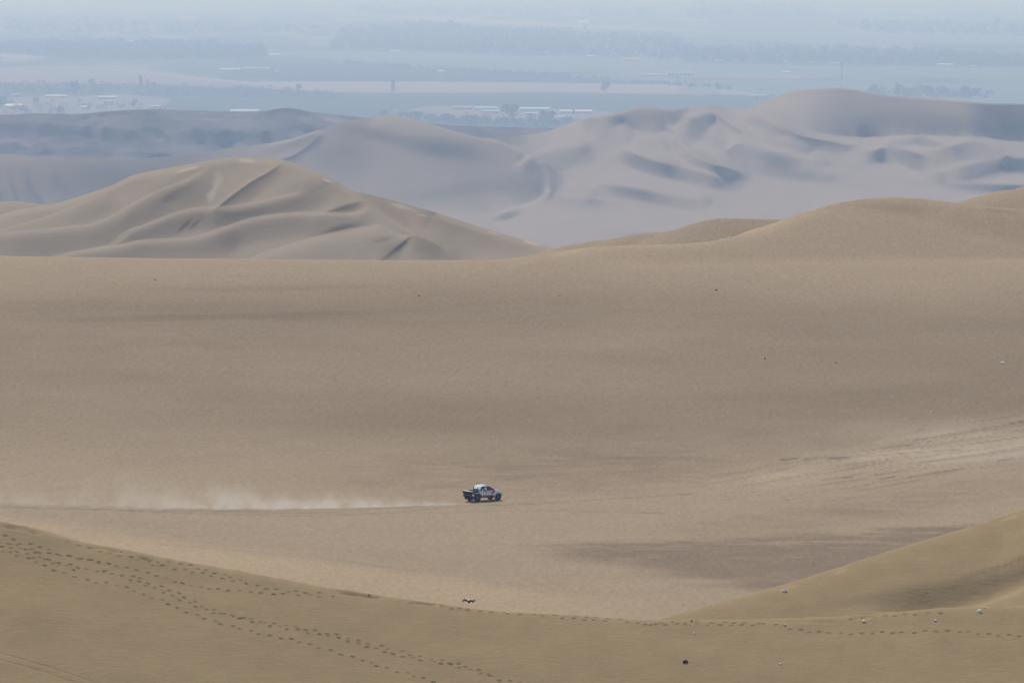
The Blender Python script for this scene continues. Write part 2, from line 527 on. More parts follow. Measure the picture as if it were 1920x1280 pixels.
def dents(s):
    rnd = random.Random(3)
    Z0 = s.Z.copy()
    for tr in TRAILS:
        c = catmull([(a, b, 0) for a, b in tr], 8)
        i, j = s.ij(c[0, 0], c[0, 1])
        acc, side = 0.0, 1
        last = None
        step = 0.62
        for px, py, _ in c:
            q = s.ij(px, py)
            p = (s.X[q], s.Y[q])
            if last is not None:
                acc += math.hypot(p[0] - last[0], p[1] - last[1])
            if last is None or acc > step:
                a = math.atan2(p[1] - last[1], p[0] - last[0]) if last is not None else 0
                acc, side = 0.0, -side
                step = 0.56 + rnd.random() * 0.16
                ox, oy = -sin(a) * 0.10 * side, cos(a) * 0.10 * side
                cx, cy_ = p[0] + ox + rnd.gauss(0, .03), p[1] + oy + rnd.gauss(0, .03)
                i, j = q
                i0, i1, j0, j1 = max(0, i - 14), i + 15, max(0, j - 14), j + 15
                X, Y = s.X[i0:i1, j0:j1] - cx, s.Y[i0:i1, j0:j1] - cy_
                a += rnd.gauss(0, .2)
                U, V = X * cos(a) + Y * sin(a), -X * sin(a) + Y * cos(a)
                r = np.sqrt((U / 0.19) ** 2 + (V / 0.12) ** 2)
                dp = 0.11 * (0.55 + 0.6 * rnd.random())
                s.Z[i0:i1, j0:j1] += -dp * np.exp(-r ** 4) + 0.022 * np.exp(-((r - 1.45) / 0.35) ** 2)
            last = p
    # small slip scars along the lip
    for x0, y0, x1, y1, dp in ((5, 982, 34, 988, .16), (36, 989, 70, 998, .12), (180, 1024, 226, 1033, .08), (265, 1042, 285, 1050, .1), (640, 1107, 668, 1112, .12), (672, 1112, 712, 1117, .16),
                               (776, 1126, 815, 1131, .14), (1436, 1162, 1560, 1164, .10), (1600, 1156, 1640, 1152, .08)):
        for q in np.linspace(0, 1, 9):
            i, j = s.ij(x0 + (x1 - x0) * q, y0 + (y1 - y0) * q)
            i0, i1, j0, j1 = max(0, i - 16), i + 17, max(0, j - 16), j + 17
            U, V = s.X[i0:i1, j0:j1] - s.X[i, j], s.Y[i0:i1, j0:j1] - s.Y[i, j]
            s.Z[i0:i1, j0:j1] -= dp * 0.5 * np.exp(-(U / .25) ** 2 - (V / .3) ** 2)
    # hollow between the right flank and the next dune
    c = catmull([(1600, 1150, 0), (1700, 1133, 0), (1800, 1115, 0), (1880, 1090, 0), (1990, 1040, 0)], 8)
    yy = np.interp(s.PX, c[:, 0], c[:, 1], left=-9999, right=-9999)
    s.Z -= 0.9 * np.exp(-((s.PY - yy) / 22) ** 2) * (s.Y > 398.5) * sstep(1600, 1760, s.PX)
    for tr in ([(-30, 1214), (0, 1223), (83, 1247), (187, 1281), (230, 1296)], [(-30, 1228), (0, 1236), (67, 1254), (147, 1281), (190, 1296)]):
        c = catmull([(a, b, 0) for a, b in tr], 10)
        yy = np.interp(s.PX, c[:, 0], c[:, 1], left=-9999, right=-9999)
        s.Z -= 0.05 * np.exp(-((s.PY - yy) / 1.1) ** 2)
    s.project()


def t_fore(s):
    for px, py, rx, ry, ang in ((1893, 971, 26, 4, -18), (1576, 1071, 16, 3, -18), (1480, 1101, 20, 3, -16)):  # highlights on the right ridge top, painted as pale spots
        s.mul(s.spot(px, py, rx, ry, ang, 0.2, 0.5, 87, 0.9) * 0.9, (1.25, 1.27, 1.32))
    m = sstep(0.1, 0.5, fbm(s.X * 0.15, s.Y * 0.15, 81, 4))
    s.mul(m * 0.3, (0.93, 0.92, 0.9))
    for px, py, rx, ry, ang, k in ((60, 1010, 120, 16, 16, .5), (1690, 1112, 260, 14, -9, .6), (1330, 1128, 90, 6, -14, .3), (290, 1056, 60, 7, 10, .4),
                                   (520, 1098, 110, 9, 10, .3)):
        s.mul(s.spot(px, py, rx, ry, ang, 0.3, 0.3, 6, 0.8) * k, (0.78, 0.79, 0.82))  # shade near the crest and in the right hollow, painted into the tint


fore_cols = np.concatenate([np.linspace(-900, -60, 20), np.arange(-40, 1962, 1.7), np.linspace(1980, 2900, 20)])
fore = Sheet('foreground_dune', fore_cols, rows_for([(352, 374, 1.5), (374, 400, 0.09), (400, 424, 0.3), (424, 446, 2)]),
             M['sand_near'], z_fore, t_fore, dents, 'foreground sand crest crossed by lines of footprints')

# ---- the slope the photograph was taken from
def z_cam(X, Y):
    Z = np.interp(Y, [-200, 8, 30, 100, 200, 330, 372], [-2.0, -2.2, -9, -28, -45, -62.5, -64.5])
    return Z + 0.3 * fbm(X * 0.05, Y * 0.05, 91, 3) * sstep(20, 60, Y)


def plain_sheet(name, xs, ys, zf, mat, label, tint=None):
    X, Y = np.meshgrid(np.asarray(xs, float), np.asarray(ys, float))
    Z = zf(X, Y)
    nr, nc = Z.shape
    v = np.stack([X, Y, Z], -1).reshape(-1, 3)
    idx = np.arange(nr * nc).reshape(nr, nc)
    q = np.stack([idx[:-1, :-1], idx[:-1, 1:], idx[1:, 1:], idx[1:, :-1]], -1).reshape(-1, 4)
    me = bpy.data.meshes.new(name)
    me.from_pydata(v.tolist(), [], q.tolist())
    me.shade_smooth()
    a = me.color_attributes.new('tint', 'FLOAT_COLOR', 'POINT')
    a.data.foreach_set('color', np.ones(nr * nc * 4, np.float32))
    me.materials.append(mat)
    o = bpy.data.objects.new(name, me)
    COL.objects.link(o)
    return tag(o, label, None, None, 'structure')


plain_sheet('lookout_dune', np.linspace(-160, 160, 60), np.concatenate([np.linspace(-200, 0, 10), np.linspace(8, 372, 60)]), z_cam, M['sand_near'],
            'dune slope below the viewpoint')

# ---- dunes surveyed as slope maps: how steeply the ground rises along each line of sight, integrated into real relief
def sdist(px, py, line, aspect=1.0, n=3):
    """signed distance to a surveyed crest (positive on its right-hand side) and place along it 0..1"""
    C = catmull([(a, b, 0) for a, b in line], n)[:, :2]
    L = np.concatenate([[0], np.cumsum(np.hypot(*np.diff(C, axis=0).T))])
    best = np.full(px.shape, 1e9)
    sg = np.ones(px.shape)
    al = np.zeros(px.shape)
    for k in range(len(C) - 1):
        a, b = C[k], C[k + 1]
        ux, uy = b - a
        l2 = ux * ux + uy * uy + 1e-9
        qx, qy = px - a[0], py - a[1]
        t = np.clip((qx * ux + qy * uy) / l2, 0, 1)
        d = np.hypot(qx - t * ux, qy - t * uy)
        m = d < best
        best = np.where(m, d, best)
        sg = np.where(m, np.sign(ux * qy - uy * qx), sg)
        al = np.where(m, (L[k] + t * (L[k + 1] - L[k])) / L[-1], al)
    return best * sg, al


class SlopeMap:
    def __init__(self, px, row, base):
        self.px, self.row = px, row
        self.S = np.full(px.shape, 0.0) + base

    def _box(self, line, pad):
        x = [p[0] for p in line]
        y = [p[1] for p in line]
        return (self.px > min(x) - pad) & (self.px < max(x) + pad) & (self.row > min(y) - pad) & (self.row < max(y) + pad)

    def lobe(self, line, h, lo, hi, sharp=False, reach=3.0, lip=None, liph=4.0, ends=(0.1, 0.1)):
        m = self._box(line, reach * h + 12)
        if not m.any():
            return
        d, t = sdist(self.px[m], self.row[m], line)
        e = sstep(0, ends[0] + 1e-4, t) * sstep(1, 1 - ends[1] - 1e-4, t)
        w = sstep(-0.7, 0.7, d) * (1 - sstep(reach * .5 * h, reach * h, d)) * e
        q = np.clip(d, 0, None) / h
        pr = np.exp(-q) if sharp else q * np.exp(1 - q)
        S = self.S[m]
        S = S * (1 - w) + (lo + (hi - lo) * pr) * w
        if lip is not None:
            wl = np.exp(np.clip(d, None, 0) / liph) * sstep(0.7, -0.7, d) * e
            S = S * (1 - wl) + lip * wl
        self.S[m] = S

    def patch(self, px, row, rx, ry, ang, amp, rag=0.25, seed=1):
        a = radians(ang)
        dx, dy = self.px - px, self.row - row
        p, q = (dx * cos(a) + dy * sin(a)) / rx, (-dx * sin(a) + dy * cos(a)) / ry
        r = np.sqrt(p * p + q * q) + rag * fbm(self.px * 0.03, self.row * 0.09, seed, 3)
        self.S += amp * (1 - sstep(0.2, 1.15, r))


def blur_cols(a, sig):
    n = a.shape[1]
    k = np.arange(-int(3 * sig), int(3 * sig) + 1)
    w = np.exp(-0.5 * (k / sig) ** 2)
    w /= w.sum()
    pad = len(k) // 2
    e = np.concatenate([np.repeat(a[:, :1], pad, 1), a, np.repeat(a[:, -1:], pad, 1)], 1)
    m = e.shape[1]
    f = np.fft.rfft(e, m + len(k), axis=1) * np.fft.rfft(w, m + len(k))[None, :]
    r = np.fft.irfft(f, m + len(k), axis=1)
    return r[:, 2 * pad:2 * pad + n]


def poisson_up(h, lam):
    """smooth surface whose rise from row to row follows h as closely as a real surface can (side steps cost lam)"""
    nr, nc = h.shape
    H = np.fft.rfft(np.concatenate([h, h[:, ::-1]], 1), axis=1)
    k = np.arange(H.shape[1])
    c = lam * (2 - 2 * np.cos(pi * k / nc))
    # unknowns d1..dnr (d0 = 0): sum (d[i]-d[i-1]-h[i])^2 + c d[i]^2
    bb = np.full((nr, len(k)), 2.0) + c
    bb[-1] -= 1
    rhs = H.copy()
    rhs[:-1] -= H[1:]
    cp = np.zeros_like(bb)
    for i in range(nr):
        den = bb[i] + (cp[i - 1] if i else 0)
        cp[i] = -1.0 / den
        rhs[i] = (rhs[i] + (rhs[i - 1] if i else 0)) / den
    for i in range(nr - 2, -1, -1):
        rhs[i] -= cp[i] * rhs[i + 1]
    d = np.fft.irfft(rhs, 2 * nc, axis=1)[:, :nc]
    return np.vstack([np.zeros((1, nc)), d])


def slope_sheet(name, colsx, sky, row1, nrow, Y0, slopes, mat, tint, label, behind, front, noise=0.0, lam=0.6):
    """sky: skyline row per column; row1: lowest surveyed row, lying at distance Y0; behind / front: hidden ground further off / nearer"""
    px = np.asarray(colsx, float)
    sk = np.minimum(sky(px), row1 - 3)
    t = np.linspace(0, 1, nrow)[:, None]
    ROW = sk[None, :] + (row1 - sk[None, :]) * t
    PXg = np.repeat(px[None, :], nrow, 0)
    S = slopes(PXg, ROW)
    # light smoothing along both directions
    for ax in (0, 1):
        S = (np.roll(S, 1, ax) + 2 * S + np.roll(S, -1, ax)) / 4
    S = np.clip(S, 0.0, 1.3)
    # growth of log distance from each row to the next one up
    dep = (ROW - HORIZON) / F
    g = 1.0 / F / (S + dep)
    g = 0.5 * (g[1:] + g[:-1]) * np.diff(ROW, axis=0)
    g = g[::-1]                                   # from the near end upwards
    gb = blur_cols(g, 110.0 / (px[1] - px[0]))
    L = np.vstack([np.zeros((1, len(px))), np.cumsum(gb, 0)]) + poisson_up(g - gb, lam * (1.2 / (px[1] - px[0])) ** 2)
    Y = Y0 * np.exp(L[::-1])
    b = -(ROW - 640) / F
    dy, dz = CP + b * SP, -SP + b * CP
    X, Z = (PXg - 960) / F * Y / dy, dz * Y / dy
    if noise:
        Z = Z + noise * fbm(X * 0.05, Y * 0.05, 140, 4) * np.clip((ROW - sk[None, :]) / 8, 0, 1)
    rows_b, rows_f = [], []
    for D, drop, floor in behind[::-1]:
        yy = Y[0] + D
        rows_b.append((X[0] * yy / Y[0], yy, np.minimum(Z[0], np.maximum(Z[0] - drop, floor + 0 * yy))))
    for yy, zz in front:
        y_ = np.full(len(px), float(yy))
        rows_f.append((X[-1] * y_ / Y[-1], y_, np.full(len(px), float(zz))))
    X = np.vstack([r[0] for r in rows_b] + [X] + [r[0] for r in rows_f])
    Y = np.vstack([r[1] for r in rows_b] + [Y] + [r[1] for r in rows_f])
    Z = np.vstack([r[2] for r in rows_b] + [Z] + [r[2] for r in rows_f])
    return Sheet(name, None, None, mat, None, tint, None, label, (X[::-1], Y[::-1], Z[::-1]))


def interp_line(pts):
    C = catmull([(a, b, 0) for a, b in pts], 8)
    return lambda q: np.interp(q, C[:, 0], C[:, 1])


# ---- middle dune (left)
MID_SKY = [(-900, 490), (-300, 440), (-100, 415), (0, 402), (36, 393), (113, 379), (208, 348), (255, 327), (350, 309), (401, 299), (434, 295), (480, 297), (529, 300),
           (569, 312), (616, 333), (656, 356), (690, 364), (726, 373), (812, 397), (880, 419), (949, 440), (1049, 469), (1150, 500), (1400, 520), (2900, 560)]


def s_mid(px, row):
    m = SlopeMap(px, row, 0.24)
    sk = interp_line(MID_SKY)(px)
    m.S += 0.10 * fbm(px * 0.012, row * 0.02, 201, 3)
    m.S *= 0.35 + 0.65 * sstep(0, 16, row - sk)
    m.patch(300, 360, 110, 16, -32, .10)
    m.lobe([(-60, 452), (20, 425), (90, 405), (150, 380), (215, 352)], 26, .16, .34)
    m.lobe([(-40, 440), (100, 427), (164, 420), (200, 408), (229, 392), (288, 359), (320, 347), (346, 338), (375, 322), (398, 311)], 30, .12, .46, lip=.25)
    m.patch(330, 362, 46, 14, -30, .16)
    m.lobe([(395, 398), (412, 386), (437, 366), (474, 340), (500, 326), (529, 306)], 13, .26, .56, True, lip=.18, liph=5)
    m.lobe([(150, 480), (205, 455), (237, 437), (273, 423), (328, 402), (350, 396), (365, 393), (419, 391), (450, 388), (474, 383), (520, 372), (560, 360), (600, 346), (630, 338)], 20, .10, .5)
    m.patch(590, 352, 40, 9, -18, .2)
    m.lobe([(183, 468), (210, 450), (235, 432), (256, 418)], 5, .2, .5, True)
    m.lobe([(598, 402), (625, 393), (655, 383), (684, 377)], 12, .2, .75, True, ends=(.3, .25))
    m.lobe([(60, 492), (95, 485), (146, 473), (219, 462), (250, 455), (273, 452), (346, 449), (383, 442), (419, 429), (450, 418), (474, 411), (529, 403), (583, 401), (630, 401), (667, 398), (692, 388)],
           22, .07, .44, ends=(.03, .02))
    m.patch(345, 424, 24, 4, -45, .25)
    m.patch(366, 420, 18, 3, -45, .25)
    m.patch(640, 428, 44, 8, -14, .35)
    m.lobe([(420, 505), (455, 490), (500, 475), (547, 460), (585, 449), (620, 440), (660, 431), (690, 427), (705, 424), (718, 427), (736, 437), (750, 442), (774, 440)], 40, .08, .34, ends=(.02, .02))
    m.patch(715, 450, 26, 6, -8, .15)
    # spine: smooth brown flank on its right, crisp bright edge
    m.lobe([(784, 446), (774, 439), (726, 409), (692, 385), (668, 368), (650, 352)], 60, .40, .34, False, 3, ends=(.02, .05))
    m.patch(900, 445, 220, 20, 16, .05)
    m.lobe([(650, 352), (668, 368), (692, 386), (726, 410), (774, 440)], 5, .30, .06, True, 1.2, lip=.08, liph=4)
    m.lobe([(690, 510), (705, 495), (745, 463), (772, 441)], 7, .16, .68, True, 3, ends=(.02, .02))
    m.lobe([(774, 440), (806, 452), (830, 466), (850, 488), (856, 505)], 90, .6, .66, True, 1.4, lip=.2, liph=6, ends=(.02, .02))
    w = sstep(-1, 1, (774 - (row - 440) * 0.05) - px) * sstep(438, 444, row) * sstep(-1, 1, px - (774 - (row - 440) * 0.62))
    m.S = m.S * (1 - w) + 0.22 * w
    return np.where(m.S > .2, .2 + (m.S - .2) * 1.6, m.S * .9)


def brinks(s, lines, amp, w_front, w_back):
    """sharpen dune crests: a narrow wedge of sand along each surveyed brink, steep on its front"""
    for ln in lines:
        x = [p[0] for p in ln]
        y = [p[1] for p in ln]
        m = (s.PX > min(x) - 40) & (s.PX < max(x) + 40) & (s.PY > min(y) - 40) & (s.PY < max(y) + 40)
        if not m.any():
            continue
        d, t = sdist(s.PX[m], s.PY[m], ln)
        e = sstep(0, .12, t) * sstep(1, .88, t)
        s.Z[m] += amp * e * np.where(d > 0, np.exp(-d / w_front), np.exp(d / w_back))


def t_mid(s):
    brinks(s, [[(395, 398), (412, 386), (437, 366), (474, 340), (500, 326), (529, 306)],
               [(205, 455), (237, 437), (273, 423), (328, 402), (365, 393), (419, 391), (474, 383), (520, 372), (560, 360)],
               [(60, 492), (146, 473), (219, 462), (273, 452), (346, 449), (383, 442), (419, 429), (474, 411), (529, 403), (583, 401), (630, 401), (690, 390)],
               [(455, 490), (500, 475), (547, 460), (585, 449), (620, 440), (660, 431), (690, 427), (705, 424), (718, 427), (736, 437), (750, 442), (774, 440)],
               [(616, 334), (650, 352), (668, 368), (692, 386), (726, 410), (774, 440)]], 0.30, 9, 2.0)
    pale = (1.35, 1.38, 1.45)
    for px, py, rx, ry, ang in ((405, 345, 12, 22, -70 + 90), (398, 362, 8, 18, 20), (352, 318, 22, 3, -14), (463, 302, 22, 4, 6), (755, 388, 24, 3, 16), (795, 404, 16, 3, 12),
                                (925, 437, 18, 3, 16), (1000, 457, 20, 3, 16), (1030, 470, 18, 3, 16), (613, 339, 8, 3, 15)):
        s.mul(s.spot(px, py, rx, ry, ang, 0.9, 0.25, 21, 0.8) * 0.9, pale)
    dark = (0.66, 0.66, 0.66)  # paints shade into the hollows and steep lobe faces
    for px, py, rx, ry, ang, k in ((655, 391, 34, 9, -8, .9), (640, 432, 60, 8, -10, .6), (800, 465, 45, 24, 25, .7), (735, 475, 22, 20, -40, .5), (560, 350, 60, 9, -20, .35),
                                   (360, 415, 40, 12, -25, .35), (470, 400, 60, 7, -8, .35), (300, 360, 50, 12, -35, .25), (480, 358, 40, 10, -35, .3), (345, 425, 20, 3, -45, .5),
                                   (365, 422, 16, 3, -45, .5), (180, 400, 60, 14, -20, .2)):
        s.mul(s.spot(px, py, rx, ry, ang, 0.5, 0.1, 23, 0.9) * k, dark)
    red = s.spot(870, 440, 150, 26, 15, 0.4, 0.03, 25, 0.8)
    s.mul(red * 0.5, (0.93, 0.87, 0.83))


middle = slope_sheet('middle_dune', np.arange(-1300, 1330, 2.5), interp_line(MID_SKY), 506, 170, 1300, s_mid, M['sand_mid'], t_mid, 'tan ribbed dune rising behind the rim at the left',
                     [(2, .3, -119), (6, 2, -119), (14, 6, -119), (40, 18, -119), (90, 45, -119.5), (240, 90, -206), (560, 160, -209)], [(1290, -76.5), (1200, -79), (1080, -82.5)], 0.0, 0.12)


def z_bump(X, Y):
    Z = np.interp(Y, [1480, 1600, 1700, 1800], [-86, -84, -98, -170]) + 0 * X
    return ridge(X, Y, Z, [at(-1300, 400, 1605), at(-600, 395, 1600), at(-100, 384, 1590), at(0, 379, 1585), at(30, 378, 1584), at(84, 386, 1583), at(150, 404, 1580), at(220, 425, 1580)], 0.4, 0.35, 3, 5, 2, floor=-90)


Sheet('small_dune', np.linspace(-1300, 330, 260), rows_for([(1490, 1620, 1.5), (1620, 1800, 12)]), M['sand_mid'], z_bump, None, None, 'low tan dune peeping out behind the middle dune at the left edge')

# ---- far dunes on the lower desert floor
FAR_SKY = [(-900, 300), (-300, 288), (0, 289), (60, 293), (109, 295), (237, 298), (328, 293), (419, 281), (503, 269), (547, 260), (583, 249), (605, 243), (640, 230), (692, 221), (735, 217),
           (795, 229), (846, 244), (890, 256), (922, 260), (970, 255), (1018, 248), (1045, 240), (1070, 231), (1104, 221), (1149, 214), (1176, 206), (1203, 200), (1235, 202), (1262, 206), (1294, 201),
           (1322, 198), (1342, 198), (1373, 204), (1397, 204), (1425, 195), (1452, 183), (1483, 172), (1521, 167), (1559, 165), (1590, 166), (1621, 171), (1672, 179), (1741, 185),
           (1810, 190), (1861, 194), (1920, 195), (2100, 205), (2500, 230), (2900, 250)]
LD_EDGE = [(692, 221), (735, 217), (795, 229), (846, 244), (898, 258), (932, 271), (984, 292), (1004, 305), (1022, 322), (1030, 340), (1028, 358), (1016, 377), (984, 391), (942, 399), (930, 407)]


def s_far(px, row):
    m = SlopeMap(px, row, 0.03)
    m.S *= 1 - 0.85 * sstep(370, 415, row)
    m.S += 0.035 * fbm(px * 0.01, row * 0.03, 211, 3) * sstep(420, 360, row)
    sk = interp_line(FAR_SKY)(px)
    # left dune
    left = sstep(1000, 900, px) * sstep(440, 360, row)
    m.S += 0.10 * left
    m.S += 0.06 * sstep(230, 80, px) * sstep(300, 325, row) * np.sin(px * 0.14 + (row - 300) * -0.05 + 1.3 * np.sin(px * 0.031)) + 0.05 * sstep(400, 100, px) * sstep(296, 330, row)
    m.patch(640, 275, 120, 42, 14, .08)
    m.lobe(LD_EDGE, 55, .05, .14, False, 2.2, lip=.01, liph=7, ends=(.02, .02))
    m.patch(820, 278, 100, 24, 10, .10)
    m.patch(690, 250, 60, 16, 12, .08)
    m.patch(920, 345, 130, 20, -10, .05)
    m.lobe([(520, 300), (545, 297), (580, 274), (608, 250)], 10, .12, .30, True, 3)
    m.lobe([(500, 270), (547, 261), (583, 250), (606, 243)], 4, .02, .02, True, 1.2)
    m.lobe([(1006, 306), (1035, 322), (1050, 345), (1046, 370), (1026, 380)], 9, .08, .32, True, 1.8, lip=.01, liph=4)
    m.patch(950, 407, 30, 7, -10, .2)
    m.patch(1110, 380, 110, 10, 4, .05)
    # right complex
    m.lobe([(960, 312), (990, 293), (1035, 271), (1087, 264), (1150, 271), (1175, 280)], 26, .01, .07)
    m.lobe([(1085, 228), (1110, 220), (1149, 214), (1203, 200), (1262, 206), (1290, 203)], 26, .05, .24)
    m.lobe([(1153, 222), (1165, 231), (1185, 243), (1205, 250), (1225, 252), (1245, 248), (1262, 238), (1285, 222), (1302, 211)], 12, .015, .06, False, 2.6)
    m.lobe([(1250, 250), (1272, 236), (1290, 222), (1320, 211), (1336, 210), (1350, 218)], 24, .035, .13, False, 2.4, lip=.01, liph=4)
    m.lobe([(1300, 275), (1316, 270), (1345, 261), (1368, 250)], 9, .015, .05, False, 2.5)
    m.lobe([(1336, 209), (1360, 227), (1385, 244), (1410, 256), (1440, 264), (1470, 268)], 9, .04, .15, True, 2.2, lip=.015, liph=8)
    m.lobe([(1440, 203), (1470, 224), (1521, 250), (1560, 258), (1604, 262), (1680, 262), (1734, 258), (1850, 262), (1980, 268)], 10, .01, .02, False, 2.0)
    m.lobe([(1390, 228), (1405, 219), (1422, 216), (1445, 231), (1470, 245), (1500, 256), (1530, 263)], 16, .05, .28, False, 2.6, lip=.015, liph=6)
    m.lobe([(1440, 248), (1480, 254), (1520, 262), (1570, 270), (1620, 273)], 12, .04, .16, True, 2.2)
    # far right dune
    w = sstep(1440, 1500, px) * sstep(-1, 6, row - sk) * sstep(2, -2, row - np.interp(px, [1440, 1470, 1521, 1560, 1604, 1734, 1850, 1980], [200, 221, 246, 254, 257, 255, 258, 262]))
    k = .07 + .12 * sstep(1470, 1640, px) + .07 * sstep(1560, 1800, px) * sstep(200, 245, row)
    m.S = m.S * (1 - w) + k * w
    m.lobe([(1255, 242), (1263, 250), (1272, 255), (1285, 259)], 3, .06, .45, True, 2.2)
    m.lobe([(1262, 252), (1275, 264), (1287, 283), (1305, 297), (1345, 312), (1375, 321), (1410, 330)], 10, .04, .32, False, 2.4, lip=.01, liph=8, ends=(.06, .4))
    m.lobe([(1362, 284), (1372, 275), (1386, 270), (1408, 275), (1452, 287), (1518, 301), (1570, 309)], 17, .07, .22, False, 2.6, lip=.01, liph=8, ends=(.04, .3))
    m.patch(1450, 302, 90, 11, 14, .10)
    m.patch(1510, 328, 120, 14, 6, .09)
    m.lobe([(1166, 276), (1178, 284), (1192, 291), (1230, 304), (1290, 318), (1340, 332), (1400, 350)], 12, .09, .34, False, 2.6, lip=.01, liph=9, ends=(.05, .4))
    m.patch(1225, 276, 36, 8, 16, .07)
    m.patch(1235, 322, 60, 11, 14, .16)
    m.lobe([(1110, 340), (1150, 348), (1190, 355), (1250, 365), (1340, 378)], 12, .03, .2, False, 2.5, lip=.01, liph=6)
    m.lobe([(1590, 285), (1640, 281), (1686, 279), (1705, 284), (1720, 291), (1752, 301)], 14, .06, .18, False, 2.6, lip=.01, liph=6, ends=(.45, .03))
    m.lobe([(1690, 284), (1708, 286), (1722, 292), (1752, 301)], 4, .1, .32, True, 2.4, ends=(.3, .05))
    m.lobe([(1650, 272), (1690, 262), (1726, 258), (1760, 268), (1790, 274)], 9, .03, .16, False, 2.2)
    m.lobe([(1715, 290), (1735, 286), (1790, 274), (1817, 267), (1844, 269), (1865, 278), (1884, 292)], 18, .06, .22, False, 2.4, lip=.015, liph=4, ends=(.1, .02))
    m.lobe([(1700, 326), (1775, 318), (1820, 309), (1850, 301), (1885, 292), (1905, 296), (1960, 300)], 16, .01, .28, False, 2.2, ends=(.35, .02))
    m.lobe([(1766, 340), (1790, 344), (1810, 347), (1860, 348), (1960, 349)], 8, .05, .32, False, 2.6)
    return np.where(m.S > .05, .05 + (m.S - .05) * 4.0, m.S * .8)


def t_far(s):
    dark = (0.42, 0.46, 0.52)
    brinks(s, [[(1153, 222), (1165, 231), (1185, 243), (1205, 250), (1225, 252), (1245, 248), (1262, 238), (1285, 222), (1302, 211)],
               [(1336, 209), (1360, 227), (1385, 244), (1410, 256), (1440, 264), (1500, 270)],
               [(1400, 222), (1422, 216), (1445, 231), (1470, 245), (1500, 256), (1535, 264), (1580, 270)],
               [(1262, 252), (1275, 264), (1287, 283), (1305, 297), (1345, 312), (1400, 326)],
               [(1366, 280), (1386, 270), (1408, 275), (1452, 287), (1518, 301), (1570, 309)],
               [(1172, 278), (1192, 291), (1230, 304), (1290, 318), (1340, 332), (1400, 348)],
               [(1130, 345), (1190, 355), (1250, 365), (1340, 378)],
               [(1610, 283), (1640, 281), (1686, 279), (1705, 284), (1720, 291), (1752, 301)],
               [(1660, 270), (1690, 262), (1726, 258), (1760, 268), (1790, 274)],
               [(1735, 286), (1790, 274), (1817, 267), (1844, 269), (1865, 278), (1884, 292)],
               [(1775, 318), (1820, 309), (1850, 301), (1885, 292), (1905, 296), (1960, 300)],
               [(1766, 340), (1790, 344), (1810, 347), (1860, 348), (1960, 349)],
               [(520, 300), (545, 297), (580, 274), (608, 250)]], 1.1, 6, 14)
    brinks(s, [[(898, 258), (932, 271), (984, 292), (1004, 305), (1022, 322), (1030, 340), (1028, 358), (1016, 377), (984, 391), (942, 399), (925, 407)],
               [(1006, 306), (1035, 322), (1050, 345), (1046, 370), (1026, 380)]], 2.2, 9, 5)
    for ln, wd, k, col in (([(960, 282), (1004, 305), (1022, 322), (1030, 340), (1028, 358), (1016, 377), (984, 391), (942, 399), (925, 406)], 3.0, .8, (1.3, 1.3, 1.3)),  # bright crest lip and dark lee side painted into the tint
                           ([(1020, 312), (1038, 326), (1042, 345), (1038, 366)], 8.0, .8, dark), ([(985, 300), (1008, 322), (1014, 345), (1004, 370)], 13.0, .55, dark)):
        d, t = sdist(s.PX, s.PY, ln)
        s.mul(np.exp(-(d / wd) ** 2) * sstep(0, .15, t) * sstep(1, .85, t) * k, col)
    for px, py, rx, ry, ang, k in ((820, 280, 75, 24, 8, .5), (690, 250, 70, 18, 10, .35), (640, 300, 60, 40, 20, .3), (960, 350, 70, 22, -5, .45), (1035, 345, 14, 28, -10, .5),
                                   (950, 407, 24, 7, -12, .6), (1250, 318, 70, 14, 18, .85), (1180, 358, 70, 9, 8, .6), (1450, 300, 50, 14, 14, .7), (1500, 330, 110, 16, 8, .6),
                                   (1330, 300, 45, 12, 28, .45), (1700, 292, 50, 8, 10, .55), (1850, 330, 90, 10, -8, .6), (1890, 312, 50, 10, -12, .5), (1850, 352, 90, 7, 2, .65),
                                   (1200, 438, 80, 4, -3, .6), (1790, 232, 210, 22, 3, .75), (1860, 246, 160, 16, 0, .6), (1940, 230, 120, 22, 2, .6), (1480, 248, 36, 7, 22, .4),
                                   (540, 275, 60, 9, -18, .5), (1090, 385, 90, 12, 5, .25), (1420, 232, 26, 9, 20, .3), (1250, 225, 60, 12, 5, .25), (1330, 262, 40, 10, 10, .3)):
        s.mul(s.spot(px, py, rx, ry, ang, 0.6, 0.03, 31, 0.95) * k, dark)  # coarse dark sand, with the shade of steep faces painted in
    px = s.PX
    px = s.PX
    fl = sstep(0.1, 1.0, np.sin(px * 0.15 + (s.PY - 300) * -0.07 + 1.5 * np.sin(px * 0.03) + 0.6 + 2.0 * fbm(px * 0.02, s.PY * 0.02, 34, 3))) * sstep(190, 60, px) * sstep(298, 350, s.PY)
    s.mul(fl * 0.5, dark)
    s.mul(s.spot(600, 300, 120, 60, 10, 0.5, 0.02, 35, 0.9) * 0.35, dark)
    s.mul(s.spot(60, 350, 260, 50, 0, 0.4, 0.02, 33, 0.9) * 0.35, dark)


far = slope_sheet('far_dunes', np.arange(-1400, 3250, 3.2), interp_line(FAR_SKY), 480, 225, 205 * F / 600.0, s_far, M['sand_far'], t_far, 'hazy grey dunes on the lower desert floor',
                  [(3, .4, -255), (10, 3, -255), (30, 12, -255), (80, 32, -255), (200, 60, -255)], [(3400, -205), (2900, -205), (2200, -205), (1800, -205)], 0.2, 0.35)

# ---- stony hills on the far left, at the edge of the valley
HILL_SKY = [(-900, 225), (-300, 218), (0, 215), (60, 213), (145, 214), (200, 209), (290, 205), (430, 210), (490, 209), (530, 203), (560, 205), (590, 211), (640, 216), (700, 223),
            (800, 231), (860, 236), (930, 238), (1050, 241), (1200, 246), (1500, 255), (2900, 262)]


